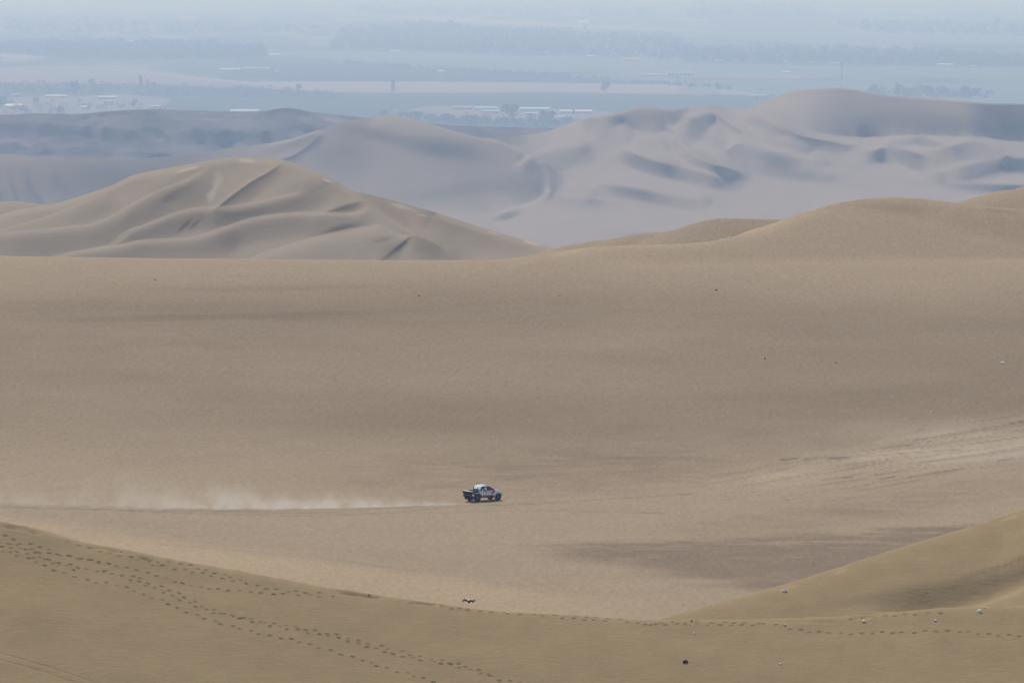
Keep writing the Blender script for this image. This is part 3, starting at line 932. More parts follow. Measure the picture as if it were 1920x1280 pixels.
def s_rock(px, row):
    m = SlopeMap(px, row, 0.03)
    n = np.abs(fbm(px * 0.012, row * 0.06, 221, 5))
    m.S += 0.10 * np.clip(0.35 - n, 0, 1) * sstep(212, 226, row)
    m.lobe([(140, 216), (200, 209), (260, 206), (300, 210)], 5, .04, .2, False, 2.5)
    m.lobe([(480, 213), (505, 207), (530, 203), (560, 206), (600, 215)], 5, .08, .22, False, 2.5)
    m.lobe([(-40, 231), (30, 230), (90, 231), (150, 234), (210, 239), (250, 245), (275, 254), (292, 264)], 14, .06, .34, False, 2.4, lip=.01, liph=8)
    m.lobe([(300, 264), (320, 254), (340, 247), (365, 243), (450, 243), (500, 247), (560, 255), (600, 262)], 14, .06, .36, False, 2.4, lip=.01, liph=10)
    m.lobe([(260, 240), (285, 238), (300, 244), (312, 252)], 5, .04, .25, False, 2.4)
    m.lobe([(-40, 262), (30, 268), (60, 274), (110, 276), (180, 278), (300, 284), (420, 287)], 9, .03, .2, False, 2.4)
    m.lobe([(500, 236), (560, 232), (620, 236), (680, 246)], 9, .03, .16, False, 2.4)
    m.S += 0.12 * np.clip(fbm(px * 0.05, row * 0.2, 222, 4), -.2, 1) * sstep(214, 232, row)
    return np.where(m.S > .05, .05 + (m.S - .05) * 3.0, m.S)


def t_rock(s):
    dark = (0.45, 0.45, 0.5)
    n = fbm(s.X * 0.02, s.Y * 0.012, 131, 5)
    base = sstep(-0.3, 0.25, n)
    s.mul(base * 0.9, (0.5, 0.5, 0.55))
    for px, py, rx, ry, ang, k in ((120, 248, 170, 16, 6, .8), (440, 256, 130, 15, 3, .85), (530, 208, 46, 6, 0, .8), (60, 285, 150, 10, 3, .5), (330, 285, 160, 8, -2, .6),
                                   (600, 240, 60, 12, 0, .4), (820, 236, 160, 5, 2, .5), (250, 214, 130, 3, 2, .5)):
        s.mul(s.spot(px, py, rx, ry, ang, 0.8, 0.02, 132, 0.8) * k, dark)
    s.mul(sstep(0.0, 0.35, fbm(s.X * 0.05, s.Y * 0.012, 134, 5)) * 0.85, (0.5, 0.5, 0.54))
    pale = (2.3, 2.2, 2.1)
    for px, py, rx, ry, ang, k in ((290, 262, 40, 8, -5, .9), (310, 248, 36, 4, -20, .8), (450, 226, 150, 3, 2, .7), (620, 224, 60, 4, 8, .5), (60, 276, 30, 3, 25, .6), (280, 285, 20, 2, 15, .7),
                               (150, 273, 30, 2, 10, .6), (800, 248, 90, 4, 2, .6)):
        s.mul(s.spot(px, py, rx, ry, ang, 0.9, 0.03, 133, 0.8) * k, pale)


rock = slope_sheet('stony_hills', np.arange(-1400, 3250, 5.0), interp_line(HILL_SKY), 318, 120, 212 * F / 438.0, s_rock, M['rock'], t_rock, 'dark stony hills at the far left',
                   [(10, 1, -290), (60, 12, -300.6), (200, 60, -301.5), (700, 120, -302)], [(5000, -220), (4700, -232)], 2.2, 0.2)

# ------------------------------------------------------------------ valley
VZ = -300.0


def mat_valley():
    m, n, b, L = new_mat('valley ground')
    tc = n.nodes.new('ShaderNodeTexCoord')
    mp = n.nodes.new('ShaderNodeMapping')
    mp.inputs['Scale'].default_value = (0.0022, 0.0006, 0.002)
    mp.inputs['Rotation'].default_value = (0, 0, 0.12)
    L(tc.outputs['Object'], mp.inputs['Vector'])
    vo = n.nodes.new('ShaderNodeTexVoronoi')
    vo.distance = 'CHEBYCHEV'
    L(mp.outputs[0], vo.inputs['Vector'])
    sep = n.nodes.new('ShaderNodeSeparateColor')
    L(vo.outputs['Color'], sep.inputs[0])
    cr = n.nodes.new('ShaderNodeValToRGB')
    cr.color_ramp.interpolation = 'CONSTANT'
    pal = [(0.0, (.05, .065, .045)), (0.3, (.035, .05, .038)), (0.5, (.075, .09, .06)), (0.68, (.045, .06, .045)), (0.8, (.15, .13, .10)), (0.9, (.09, .10, .075))]
    e = cr.color_ramp.elements
    e[0].position, e[0].color = pal[0][0], pal[0][1] + (1,)
    e[1].position, e[1].color = pal[1][0], pal[1][1] + (1,)
    for p, c in pal[2:]:
        q = e.new(p)
        q.color = c + (1,)
    L(sep.outputs[0], cr.inputs[0])
    no = n.nodes.new('ShaderNodeTexNoise')
    no.inputs['Scale'].default_value = 0.012
    no.inputs['Detail'].default_value = 8
    L(tc.outputs['Object'], no.inputs['Vector'])
    mr = n.nodes.new('ShaderNodeMapRange')
    mr.inputs['From Min'].default_value = 0.3
    mr.inputs['From Max'].default_value = 0.7
    mr.inputs['To Min'].default_value = 0.6
    mr.inputs['To Max'].default_value = 1.35
    L(no.outputs['Fac'], mr.inputs['Value'])
    sc = n.nodes.new('ShaderNodeVectorMath')
    sc.operation = 'SCALE'
    L(cr.outputs[0], sc.inputs[0])
    L(mr.outputs[0], sc.inputs['Scale'])
    L(sc.outputs[0], b.inputs['Base Color'])
    b.inputs['Roughness'].default_value = 1.0
    b.inputs['Specular IOR Level'].default_value = 0.0
    return m


M['valley'] = mat_valley()
plain_sheet('valley_floor', np.linspace(-20000, 20000, 41), np.concatenate([np.linspace(7800, 18000, 20), np.linspace(19000, 52000, 30)]),
            lambda X, Y: np.full(X.shape, VZ), M['valley'], 'flat farmed valley floor fading into haze')


def field_mat(name, col, freq, amt=0.25):
    """crop or fallow soil: rows along the plot plus patchy growth"""
    m, n, b, L = new_mat(name)
    tc = n.nodes.new('ShaderNodeTexCoord')
    no = n.nodes.new('ShaderNodeTexNoise')
    no.inputs['Scale'].default_value = 1
    no.inputs['Detail'].default_value = 6
    mp = n.nodes.new('ShaderNodeMapping')
    mp.inputs['Scale'].default_value = (freq * .6, freq * .25, 1)
    L(tc.outputs['Object'], mp.inputs['Vector'])
    L(mp.outputs[0], no.inputs['Vector'])
    mx = n.nodes.new('ShaderNodeMix')
    mx.data_type = 'RGBA'
    mx.inputs[6].default_value = tuple(c * (1 - amt) for c in col) + (1,)
    mx.inputs[7].default_value = tuple(c * (1 + amt) for c in col) + (1,)
    L(no.outputs['Fac'], mx.inputs[0])
    L(mx.outputs[2], b.inputs['Base Color'])
    b.inputs['Roughness'].default_value = 1.0
    b.inputs['Specular IOR Level'].default_value = 0.0
    return m


M['fallow'] = field_mat('fallow soil', (.20, .155, .13), .02, .12)
M['green'] = field_mat('green crop', (.045, .062, .045), .03, .35)
M['pale_green'] = field_mat('pale crop', (.10, .122, .09), .02, .2)
M['dark_crop'] = field_mat('orchard ground', (.035, .046, .036), .04, .4)
M['earth'] = field_mat('dry earth', (.155, .125, .10), .03, .3)
M['track'] = field_mat('farm road dust', (.22, .18, .15), .05, .1)

FIELDS = [
    ('field', 'fallow', [(430, 153), (700, 153), (1000, 155), (1240, 159), (1340, 163), (1440, 177), (1380, 179), (1200, 176), (1060, 174), (700, 175), (560, 172), (480, 163)], 'long bare brown field behind the two lone trees'),
    ('field', 'earth', [(0, 127), (130, 123), (260, 133), (420, 150), (470, 163), (300, 158), (0, 156)], 'brown patchy field at the far left of the valley'),
    ('field', 'fallow', [(0, 98), (60, 104), (95, 109), (40, 110), (0, 108)], 'narrow pale brown strip below the wood at the left'),
    ('field', 'pale_green', [(530, 95), (760, 98), (1060, 105), (1270, 118), (1700, 127), (1960, 129), (1960, 150), (1600, 146), (1300, 138), (1180, 134), (1000, 138), (640, 117)], 'wide pale green field in front of the middle wood'),
    ('field', 'pale_green', [(1000, 140), (1180, 137), (1300, 150), (1480, 152), (1700, 156), (1960, 160), (1960, 200), (1500, 200), (1400, 172), (1270, 160)], 'green field behind the right dune'),
    ('field', 'earth', [(1120, 134), (1240, 135), (1480, 139), (1580, 146), (1480, 149), (1290, 146), (1200, 140)], 'brown yard strip beside the long white barn'),
    ('field', 'green', [(560, 173), (900, 177), (1200, 178), (1400, 182), (1430, 210), (1000, 205), (640, 202), (560, 192)], 'green crop below the bare brown field'),
    ('field', 'dark_crop', [(0, 158), (300, 161), (470, 165), (640, 174), (640, 188), (300, 180), (0, 176)], 'dark orchard below the brown left field'),
    ('field', 'green', [(300, 181), (640, 189), (900, 200), (900, 215), (600, 212), (330, 205), (270, 190)], 'bright green plot in front of the stony hills'),
    ('field', 'dark_crop', [(500, 121), (640, 119), (1000, 141), (1240, 159), (900, 153), (520, 152), (420, 140)], 'dark green wedge under the diagonal tree line'),
    ('field', 'earth', [(1280, 165), (1330, 167), (1365, 178), (1300, 180), (1270, 174)], 'small pale plot left of the tall right dune'),
    ('field', 'earth', [(0, 186), (230, 178), (320, 186), (300, 215), (0, 220)], 'bare village ground at the left edge'),
    ('field', 'earth', [(800, 200), (1060, 206), (1150, 212), (1150, 225), (880, 226), (760, 208)], 'bare yard among the sheds behind the dunes'),
    ('field', 'track', [(190, 131), (215, 131), (400, 148), (560, 164), (545, 166), (380, 152)], 'pale dirt road crossing the brown field'),
    ('field', 'fallow', [(700, 30), (900, 36), (1150, 50), (1300, 58), (1290, 60), (1100, 54), (800, 40)], 'thin pale strip in the hazy distance'),
    ('field', 'pale_green', [(1300, 58), (1900, 66), (1960, 84), (1500, 82), (1250, 70)], 'faint green field behind the right wood'),
    ('field', 'dark_crop', [(-60, 88), (300, 86), (498, 92), (498, 112), (380, 114), (140, 113), (80, 106), (-60, 98)], 'dark ground under the wood at the left'),
    ('field', 'dark_crop', [(640, 66), (800, 56), (960, 66), (1080, 70), (1090, 102), (1000, 106), (800, 99), (620, 95)], 'dark ground under the middle wood'),
    ('field', 'dark_crop', [(1280, 99), (1500, 101), (1720, 104), (1960, 114), (1960, 127), (1700, 125), (1400, 120), (1280, 118)], 'dark ground under the long right wood'),
    ('field', 'pale_green', [(0, 6), (500, 8), (480, 22), (0, 24)], 'faint field at the top left of the valley'),
]
for k, (nm, mt, poly, lab) in enumerate(FIELDS):
    vs = [on_plane(a, b, VZ) for a, b in poly]
    vs = [(x, y, VZ + 0.25 + 0.06 * k) for x, y, z in vs]
    me = bpy.data.meshes.new(nm)
    me.from_pydata(vs, [], [list(range(len(vs)))])
    me.materials.append(M[mt])
    o = bpy.data.objects.new(nm, me)
    COL.objects.link(o)
    tag(o, lab, None, None, 'structure')


# ------------------------------------------------------------------ haze
def box_mesh(name, a, b):
    (x0, y0, z0), (x1, y1, z1) = a, b
    v = [(x0, y0, z0), (x1, y0, z0), (x1, y1, z0), (x0, y1, z0), (x0, y0, z1), (x1, y0, z1), (x1, y1, z1), (x0, y1, z1)]
    f = [(0, 3, 2, 1), (4, 5, 6, 7), (0, 1, 5, 4), (1, 2, 6, 5), (2, 3, 7, 6), (3, 0, 4, 7)]
    me = bpy.data.meshes.new(name)
    me.from_pydata(v, [], f)
    return me


def vol_mat(name, col, dens, aniso=0.0, absorb=(1, 1, 1)):
    m = bpy.data.materials.new(name)
    m.use_nodes = True
    n = m.node_tree
    n.nodes.remove(n.nodes['Principled BSDF'])
    pv = n.nodes.new('ShaderNodeVolumePrincipled')
    pv.inputs['Color'].default_value = col + (1,)
    pv.inputs['Density'].default_value = dens
    pv.inputs['Anisotropy'].default_value = aniso
    pv.inputs['Absorption Color'].default_value = absorb + (1,)
    n.links.new(pv.outputs[0], n.nodes['Material Output'].inputs['Volume'])
    return m, n, pv


hz = bpy.data.objects.new('haze', box_mesh('haze', (-20500, -320, VZ - 4), (20500, 52500, 4)))
COL.objects.link(hz)
mh, nh, pvh = vol_mat('haze air', (0.52, 0.70, 1.0), 0.000112, 0.25)
hz.data.materials.append(mh)
tag(hz, 'pale blue haze filling the air over desert and valley', None, None, 'stuff')


# ------------------------------------------------------------------ mesh builder for objects
class MB:
    def __init__(self):
        self.v, self.f = [], []

    def add(self, vs, fs):
        o = len(self.v)
        self.v += [tuple(p) for p in vs]
        self.f += [tuple(i + o for i in f) for f in fs]
        return self

    def box(self, c, s, rot=None):
        x, y, z = s[0] / 2, s[1] / 2, s[2] / 2
        vs = [(-x, -y, -z), (x, -y, -z), (x, y, -z), (-x, y, -z), (-x, -y, z), (x, -y, z), (x, y, z), (-x, y, z)]
        if rot:
            from mathutils import Euler
            R = Euler(rot).to_matrix()
            from mathutils import Vector
            vs = [tuple(R @ Vector(p)) for p in vs]
        vs = [(p[0] + c[0], p[1] + c[1], p[2] + c[2]) for p in vs]
        return self.add(vs, [(0, 3, 2, 1), (4, 5, 6, 7), (0, 1, 5, 4), (1, 2, 6, 5), (2, 3, 7, 6), (3, 0, 4, 7)])

    def tube(self, a, b, r0, r1=None, n=8, cap=True):
        from mathutils import Vector
        r1 = r0 if r1 is None else r1
        a, b = Vector(a), Vector(b)
        d = (b - a).normalized()
        u = d.orthogonal().normalized()
        w = d.cross(u)
        vs = []
        for p, r in ((a, r0), (b, r1)):
            for k in range(n):
                t = 2 * pi * k / n
                vs.append(tuple(p + u * (r * cos(t)) + w * (r * sin(t))))
        fs = [(k, (k + 1) % n, n + (k + 1) % n, n + k) for k in range(n)]
        if cap:
            fs += [tuple(range(n - 1, -1, -1)), tuple(range(n, 2 * n))]
        return self.add(vs, fs)

    def lathe(self, prof, n=20, axis='y', c=(0, 0, 0)):
        """profile of (radius, along)"""
        vs, fs = [], []
        for r, h in prof:
            for k in range(n):
                t = 2 * pi * k / n
                p = (r * cos(t), h, r * sin(t)) if axis == 'y' else (r * cos(t), r * sin(t), h)
                vs.append((p[0] + c[0], p[1] + c[1], p[2] + c[2]))
        for i in range(len(prof) - 1):
            for k in range(n):
                fs.append((i * n + k, i * n + (k + 1) % n, (i + 1) * n + (k + 1) % n, (i + 1) * n + k))
        fs.append(tuple(range(n)))
        fs.append(tuple((len(prof) - 1) * n + k for k in range(n - 1, -1, -1)))
        return self.add(vs, fs)

    def prism(self, outline, y0, y1):
        """outline of (x, z, inset): side shape pulled across the width from y0 to y1"""
        n = len(outline)
        vs = [(p[0], y0 + (p[2] if len(p) > 2 else 0), p[1]) for p in outline] + [(p[0], y1 - (p[2] if len(p) > 2 else 0), p[1]) for p in outline]
        fs = [tuple(range(n)), tuple(range(2 * n - 1, n - 1, -1))] + [(k, n + k, n + (k + 1) % n, (k + 1) % n) for k in range(n)]
        return self.add(vs, fs)

    def mesh(self, name, mat):
        me = bpy.data.meshes.new(name)
        me.from_pydata(self.v, [], self.f)
        bm = bmesh.new()
        bm.from_mesh(me)
        bmesh.ops.recalc_face_normals(bm, faces=bm.faces)
        bm.to_mesh(me)
        bm.free()
        me.materials.append(mat)
        return me

    def build(self, name, mat, parent=None, bevel=0.0, smooth=False):
        me = self.mesh(name, mat)
        if smooth:
            me.shade_smooth()
        o = bpy.data.objects.new(name, me)
        COL.objects.link(o)
        if parent:
            o.parent = parent
        if bevel:
            b = o.modifiers.new('bevel', 'BEVEL')
            b.width = bevel
            b.segments = 2
            b.limit_method = 'ANGLE'
        return o


def empty(name, loc, rz=0.0, scale=1.0):
    o = bpy.data.objects.new(name, None)
    COL.objects.link(o)
    o.location = loc
    o.rotation_euler = (0, 0, rz)
    o.scale = (scale,) * 3
    o.empty_display_size = 0.2
    return o


def copy_tree(o, parent=None):
    c = o.copy()
    COL.objects.link(c)
    if parent:
        c.parent = parent
    for ch in list(o.children):
        copy_tree(ch, c)
    return c


M['white_paint'] = plain('white paint', (.90, .90, .90), .3, 0, .04, 4, .5)
M['red_paint'] = plain('red paint', (.50, .010, .022), .3, 0, .08, 4, .5)
M['dark_red'] = plain('dark red paint', (.16, .006, .02), .35, 0, .1, 4, .5)
M['black_paint'] = plain('black plastic', (.008, .008, .010), .6, 0, .25, 6, .15)
M['bed_black'] = plain('dull black lining', (.005, .005, .006), .9, 0, .25, 6, .05)
M['glass'] = plain('dark window glass', (.01, .013, .02), .08, 0, .1, 2, .5)
M['rubber'] = plain('dusty tyre rubber', (.012, .011, .011), .85, 0, .3, 9, .2)
M['rim'] = plain('grey alloy', (.17, .17, .19), .4, .5, .15, 9, .5)
M['navy'] = plain('navy lettering', (.02, .03, .07), .4, 0, .1, 9, .4)
M['grey_print'] = plain('grey lettering', (.45, .48, .55), .4, 0, .1, 9, .4)
M['headlight'] = plain('lamp lens', (.55, .57, .6), .1, 0, .05, 5, .6)
M['tail_red'] = plain('tail lamp lens', (.25, .01, .012), .15, 0, .1, 5, .6)
M['stone_white'] = plain('white stone', (.80, .79, .77), .9, 0, .12, 5, .2)
M['stone_dark'] = plain('dark stone', (.045, .04, .037), .9, 0, .3, 7, .2)
M['scorched'] = plain('black scorched rock', (.012, .011, .011), .8, 0, .4, 9, .2)


# ------------------------------------------------------------------ rally pickup
def arc(cx, cz, r, a0, a1, n=9):
    return [(cx + r * cos(radians(a0 + (a1 - a0) * k / n)), cz + r * sin(radians(a0 + (a1 - a0) * k / n))) for k in range(n + 1)]


def make_pickup(loc, rz):
    t = empty('rally_pickup', loc, rz, 0.94)
    tag(t, 'white, red and black rally pickup speeding across the sand', 'pickup truck')
    RW, FW, AZ = -1.42, 1.43, 0.43            # rear and front axle, axle height
    HW = 0.93
    # lower body with open wheel arches
    out = [(-2.18, .74, .02), (-1.98, .66, .02)]
    out += [(x, z, 0.0) for x, z in arc(RW, AZ, .52, 165, 15)]
    out += [(-.80, .50, 0), (.82, .50, 0)]
    out += [(x, z, 0.0) for x, z in arc(FW, AZ, .52, 165, 12)]
    out += [(1.98, .62, .06), (2.06, .72, .14), (2.09, .92, .16), (2.0, 1.07, .12), (1.70, 1.18, .08), (.98, 1.27, .06), (.2, 1.25, .03), (-.78, 1.25, .03),
            (-1.02, 1.10, .02), (-1.75, 1.07, .02), (-2.2, 1.05, .03)]
    MB().prism(out, -HW, HW).build('body', M['white_paint'], t, 0.035)
    hood = MB()
    hood.prism([(1.0, 1.265), (1.65, 1.185), (1.92, 1.095), (1.90, 1.12), (1.6, 1.26), (1.05, 1.34)], -.5, .5).build('hood_bulge', M['white_paint'], t, 0.02)
    # cab: tapered towards the roof
    cab = [(.98, 1.255, .06), (.22, 1.73, .20), (-.10, 1.78, .21), (-.52, 1.77, .21), (-.60, 1.74, .2), (-.80, 1.255, .06)]
    cb = MB().prism(cab, -HW, HW).build('cab', M['black_paint'], t, 0.02)
    MB().prism([(.24, 1.742, .19), (-.08, 1.80, .21), (-.54, 1.79, .21), (-.62, 1.755, .2)], -HW, HW).build('roof', M['white_paint'], t, 0.015)
    MB().prism([(.12, 1.80), (-.1, 1.90), (-.42, 1.88), (-.46, 1.79)], -.22, .22).build('roof_scoop', M['white_paint'], t, 0.02)
    # windscreen
    def quad(name, mat, pts, parent, th=0.012):
        from mathutils import Vector
        p = [Vector(q) for q in pts]
        nrm = (p[1] - p[0]).cross(p[-1] - p[0]).normalized() * th
        vs = [tuple(q) for q in p] + [tuple(q + nrm) for q in p]
        n = len(p)
        fs = [tuple(range(n - 1, -1, -1)), tuple(range(n, 2 * n))] + [(k, (k + 1) % n, n + (k + 1) % n, n + k) for k in range(n)]
        return MB().add(vs, fs).build(name, mat, parent)
    quad('windscreen', M['glass'], [(.95, -.78, 1.285), (.95, .78, 1.285), (.26, .66, 1.72), (.26, -.66, 1.72)], t)
    for s in (-1, 1):
        def side(x, z, off=0.006):
            # point on the cab's side plane at x, z
            k = (z - 1.255) / (1.77 - 1.255)
            return (x, s * (HW - .06 - .148 * k + off), z)

        def sq(name, mat, xz, parent, off=0.006, th=0.008):
            pts = [side(x, z, off) for x, z in xz]
            if s > 0:
                pts = pts[::-1]
            return quad(name, mat, pts, parent, th)
        # orientation: outward is -y for s<0
        sq('front_window', M['glass'], [(-.02, 1.29), (.60, 1.29), (.20, 1.66), (.0, 1.68)], t)
        rwn = sq('rear_window', M['glass'], [(-.70, 1.29), (-.08, 1.29), (-.06, 1.68), (-.54, 1.69)], t)
        cx, cz, r = -.30, 1.475, .17
        sq('round_badge', M['white_paint'], [(cx + r * 1.1 * cos(a * pi / 8), cz + r * sin(a * pi / 8)) for a in range(16)], t, .016, .006)
        for dz, w in ((.045, .09), (0.0, .14), (-.045, .10)):
            sq('lettering', M['navy'], [(cx - w, cz + dz - .013), (cx + w, cz + dz - .013), (cx + w, cz + dz + .013), (cx - w, cz + dz + .013)], t, .024, .003)
        sq('pillar', M['red_paint'], [(.98, 1.262), (.30, 1.735), (.20, 1.735), (.12, 1.73), (.62, 1.33), (.64, 1.262)], t, .018, .01)
        sq('pillar', M['white_paint'], [(-.83, 1.262), (-.72, 1.262), (-.60, 1.45), (-.69, 1.50)], t, .018, .01)
        yb = lambda o: s * (HW + o)

        def flat(name, mat, xz, off, parent=t, th=.006):
            pts = [(x, yb(off), z) for x, z in xz]
            if s > 0:
                pts = pts[::-1]
            return quad(name, mat, pts, parent, th)
        dr = flat('door', M['white_paint'], [(-.02, .66), (.80, .66), (.86, .80), (.88, 1.23), (-.02, 1.23)], .004, t, .012)
        MB().box((.12, yb(.028), 1.15), (.16, .02, .03)).build('handle', M['black_paint'], dr)
        rd = flat('rear_door', M['white_paint'], [(-.72, 1.0), (-.55, .66), (-.06, .66), (-.06, 1.23), (-.72, 1.23)], .004, t, .012)
        MB().box((-.16, yb(.028), 1.15), (.14, .02, .03)).build('handle', M['black_paint'], rd)
        flat('red_sill_panel', M['red_paint'], [(-.86, .52), (.10, .52), (.30, .74), (.05, .76), (-.74, .80)], .022)
        flat('dark_sill_panel', M['black_paint'], [(.12, .52), (.84, .52), (.86, .66), (.80, .70), (.30, .74)], .022)
        flat('red_flash', M['dark_red'], [(-2.12, .86), (-1.84, .86), (-1.66, 1.04), (-2.14, 1.04)], .006)
        flat('red_flash', M['red_paint'], [(.42, 1.12), (.96, 1.04), (.98, 1.24), (.66, 1.245)], .022)
        for x0, x1, z0, z1, mt in ((-.66, -.16, 1.145, 1.20, 'navy'), (-.70, -.05, 1.03, 1.10, 'grey_print'), (-.44, -.24, .95, 1.01, 'tail_red'), (.02, .32, 1.0, 1.10, 'grey_print'), (.30, .74, .99, 1.06, 'red_paint'),
                               (.34, .80, .86, .94, 'navy'), (.52, .84, .95, 1.11, 'grey_print'), (-1.30, -.98, 1.0, 1.05, 'grey_print')):
            flat('lettering', M[mt], [(x0, z0), (x1, z0), (x1 + .02, z1), (x0 + .02, z1)], .024, t, .003)
        # arch flares
        for cx_ in (RW, FW):
            mb = MB()
            a0 = arc(cx_, AZ, .52, 172, 8, 12)
            a1 = arc(cx_, AZ, .585, 172, 8, 12)
            y0, y1 = yb(-.02), yb(.055)
            vs = [(x, y0, z) for x, z in a0] + [(x, y0, z) for x, z in a1] + [(x, y1, z) for x, z in a0] + [(x, y1, z) for x, z in a1]
            n = 13
            fs = []
            for k in range(n - 1):
                fs += [(k, k + 1, n + k + 1, n + k), (2 * n + k, 3 * n + k, 3 * n + k + 1, 2 * n + k + 1), (n + k, n + k + 1, 3 * n + k + 1, 3 * n + k), (k, 2 * n + k, 2 * n + k + 1, k + 1)]
            mb.add(vs, fs).build('arch_flare', M['white_paint'] if cx_ > 0 else M['black_paint'], t)
            w = empty('wheel', (cx_, s * .80, AZ - .02))
            w.parent = t
            R = .41
            MB().lathe([(.22, -.13), (.34, -.15), (.385, -.13), (R, -.09), (R, .09), (.385, .13), (.34, .15), (.22, .13)], 28).build('tyre', M['rubber'], w, 0, True)
            hb = MB().lathe([(.06, s * .12), (.21, s * .115), (.225, s * .135), (.235, s * .12), (.235, -s * .1)], 24)
            hb.lathe([(.03, s * .16), (.055, s * .15), (.06, s * .09)], 10)
            for k in range(6):
                a = k * pi / 3
                hb.tube((.05 * cos(a), s * .125, .05 * sin(a)), (.21 * cos(a), s * .135, .21 * sin(a)), .022, .03, 6)
            hb.build('rim', M['rim'], w)
        MB().box((RW - .62, s * .78, .42), (.02, .34, .42), (0, -.15, 0)).build('mudflap', M['bed_black'], t)
        MB().prism([(1.95, .90), (2.10, .88), (2.08, 1.0), (1.95, 1.05)], *sorted((s * .50, s * .79))).build('headlight', M['headlight'], t, .01)
        mr = MB().box((.72, s * 1.02, 1.36), (.08, .15, .13)).tube((.72, s * .85, 1.30), (.72, s * 1.0, 1.34), .025).build('mirror', M['black_paint'], t, .015)
        MB().box((-2.20, s * .78, .93), (.05, .16, .2)).build('tail_light', M['tail_red'], t, .01)
        # roll bar stays leaning back from the cab
        MB().tube((-.62, s * .62, 1.72), (-1.45, s * .70, 1.10), .035).tube((-.75, s * .66, 1.45), (-1.2, s * .8, 1.09), .025).build('roll_bar', M['white_paint'], t)
        MB().tube((-.62, s * .70, 1.76), (-.90, s * .78, 1.08), .05).build('roll_hoop', M['black_paint'], t)
    # bed: open black box with spare wheels, tailgate, spoiler lip
    MB().box((-1.65, 0, 1.085), (1.0, 1.72, .05)).build('bed_floor', M['bed_black'], t)
    for y in (-.42, .42):
        w = empty('spare_wheel', (-1.36, y, 1.16))
        w.parent = t
        MB().lathe([(.2, -.11), (.34, -.13), (.40, -.09), (.40, .09), (.34, .13), (.2, .11)], 22, 'z').build('tyre', M['rubber'], w, 0, True)
        MB().lathe([(.05, .06), (.21, .07), (.22, -.08)], 18, 'z').build('rim', M['rim'], w)
    tgp = MB()
    tgp.box((-2.225, 0, 1.0), (.06, 1.78, .40))
    tgp.build('tailgate', M['bed_black'], t, .015)
    MB().prism([(-2.38, 1.225), (-1.92, 1.19), (-1.92, 1.215), (-2.40, 1.255)], -.90, .90).build('tail_spoiler', M['white_paint'], t, .008)
    for s in (-1, 1):
        MB().prism([(-2.36, .98), (-1.86, 1.06), (-1.88, 1.20), (-2.36, 1.235)], *sorted((s * .86, s * .91))).build('spoiler_end_plate', M['black_paint'], t)
    MB().box((-2.26, 0, .66), (.14, 1.62, .20)).build('rear_bumper', M['bed_black'], t, .02)
    MB().box((-1.5, 0, .52), (1.5, 1.0, .2)).build('rear_axle_guard', M['bed_black'], t, .02)
    MB().box((.05, 0, .46), (3.4, 1.3, .12)).build('skid_plate', M['black_paint'], t, .02)
    MB().prism([(1.98, .52), (2.10, .66), (2.12, .80), (2.0, .80), (1.90, .58)], -.76, .76).build('front_bumper', M['black_paint'], t, .02)
    # white plate standing behind the cab roof
    MB().box((-.86, 0, 1.62), (.035, 1.28, .44), (0, .6, 0)).build('rear_plate', M['white_paint'], t, .01)
    for dz in (.06, -.06):
        MB().box((-.888 + dz * .6, -.28, 1.62 + dz), (.008, .42, .04), (0, .6, 0)).build('lettering', M['grey_print'], t)
    MB().tube((-1.12, -.45, 1.1), (-1.12, -.45, 1.64), .06, .05).build('snorkel', M['black_paint'], t)
    MB().tube((-1.12, .45, 1.1), (-1.12, .45, 1.64), .06, .05).build('snorkel', M['black_paint'], t)
    MB().tube((-.3, .3, 1.8), (-.34, .3, 2.25), .008, .004, 6).build('antenna', M['black_paint'], t)
    return t


cp = basin.place(907, 938)
make_pickup((cp[0], cp[1], cp[2] - 0.005), radians(34))


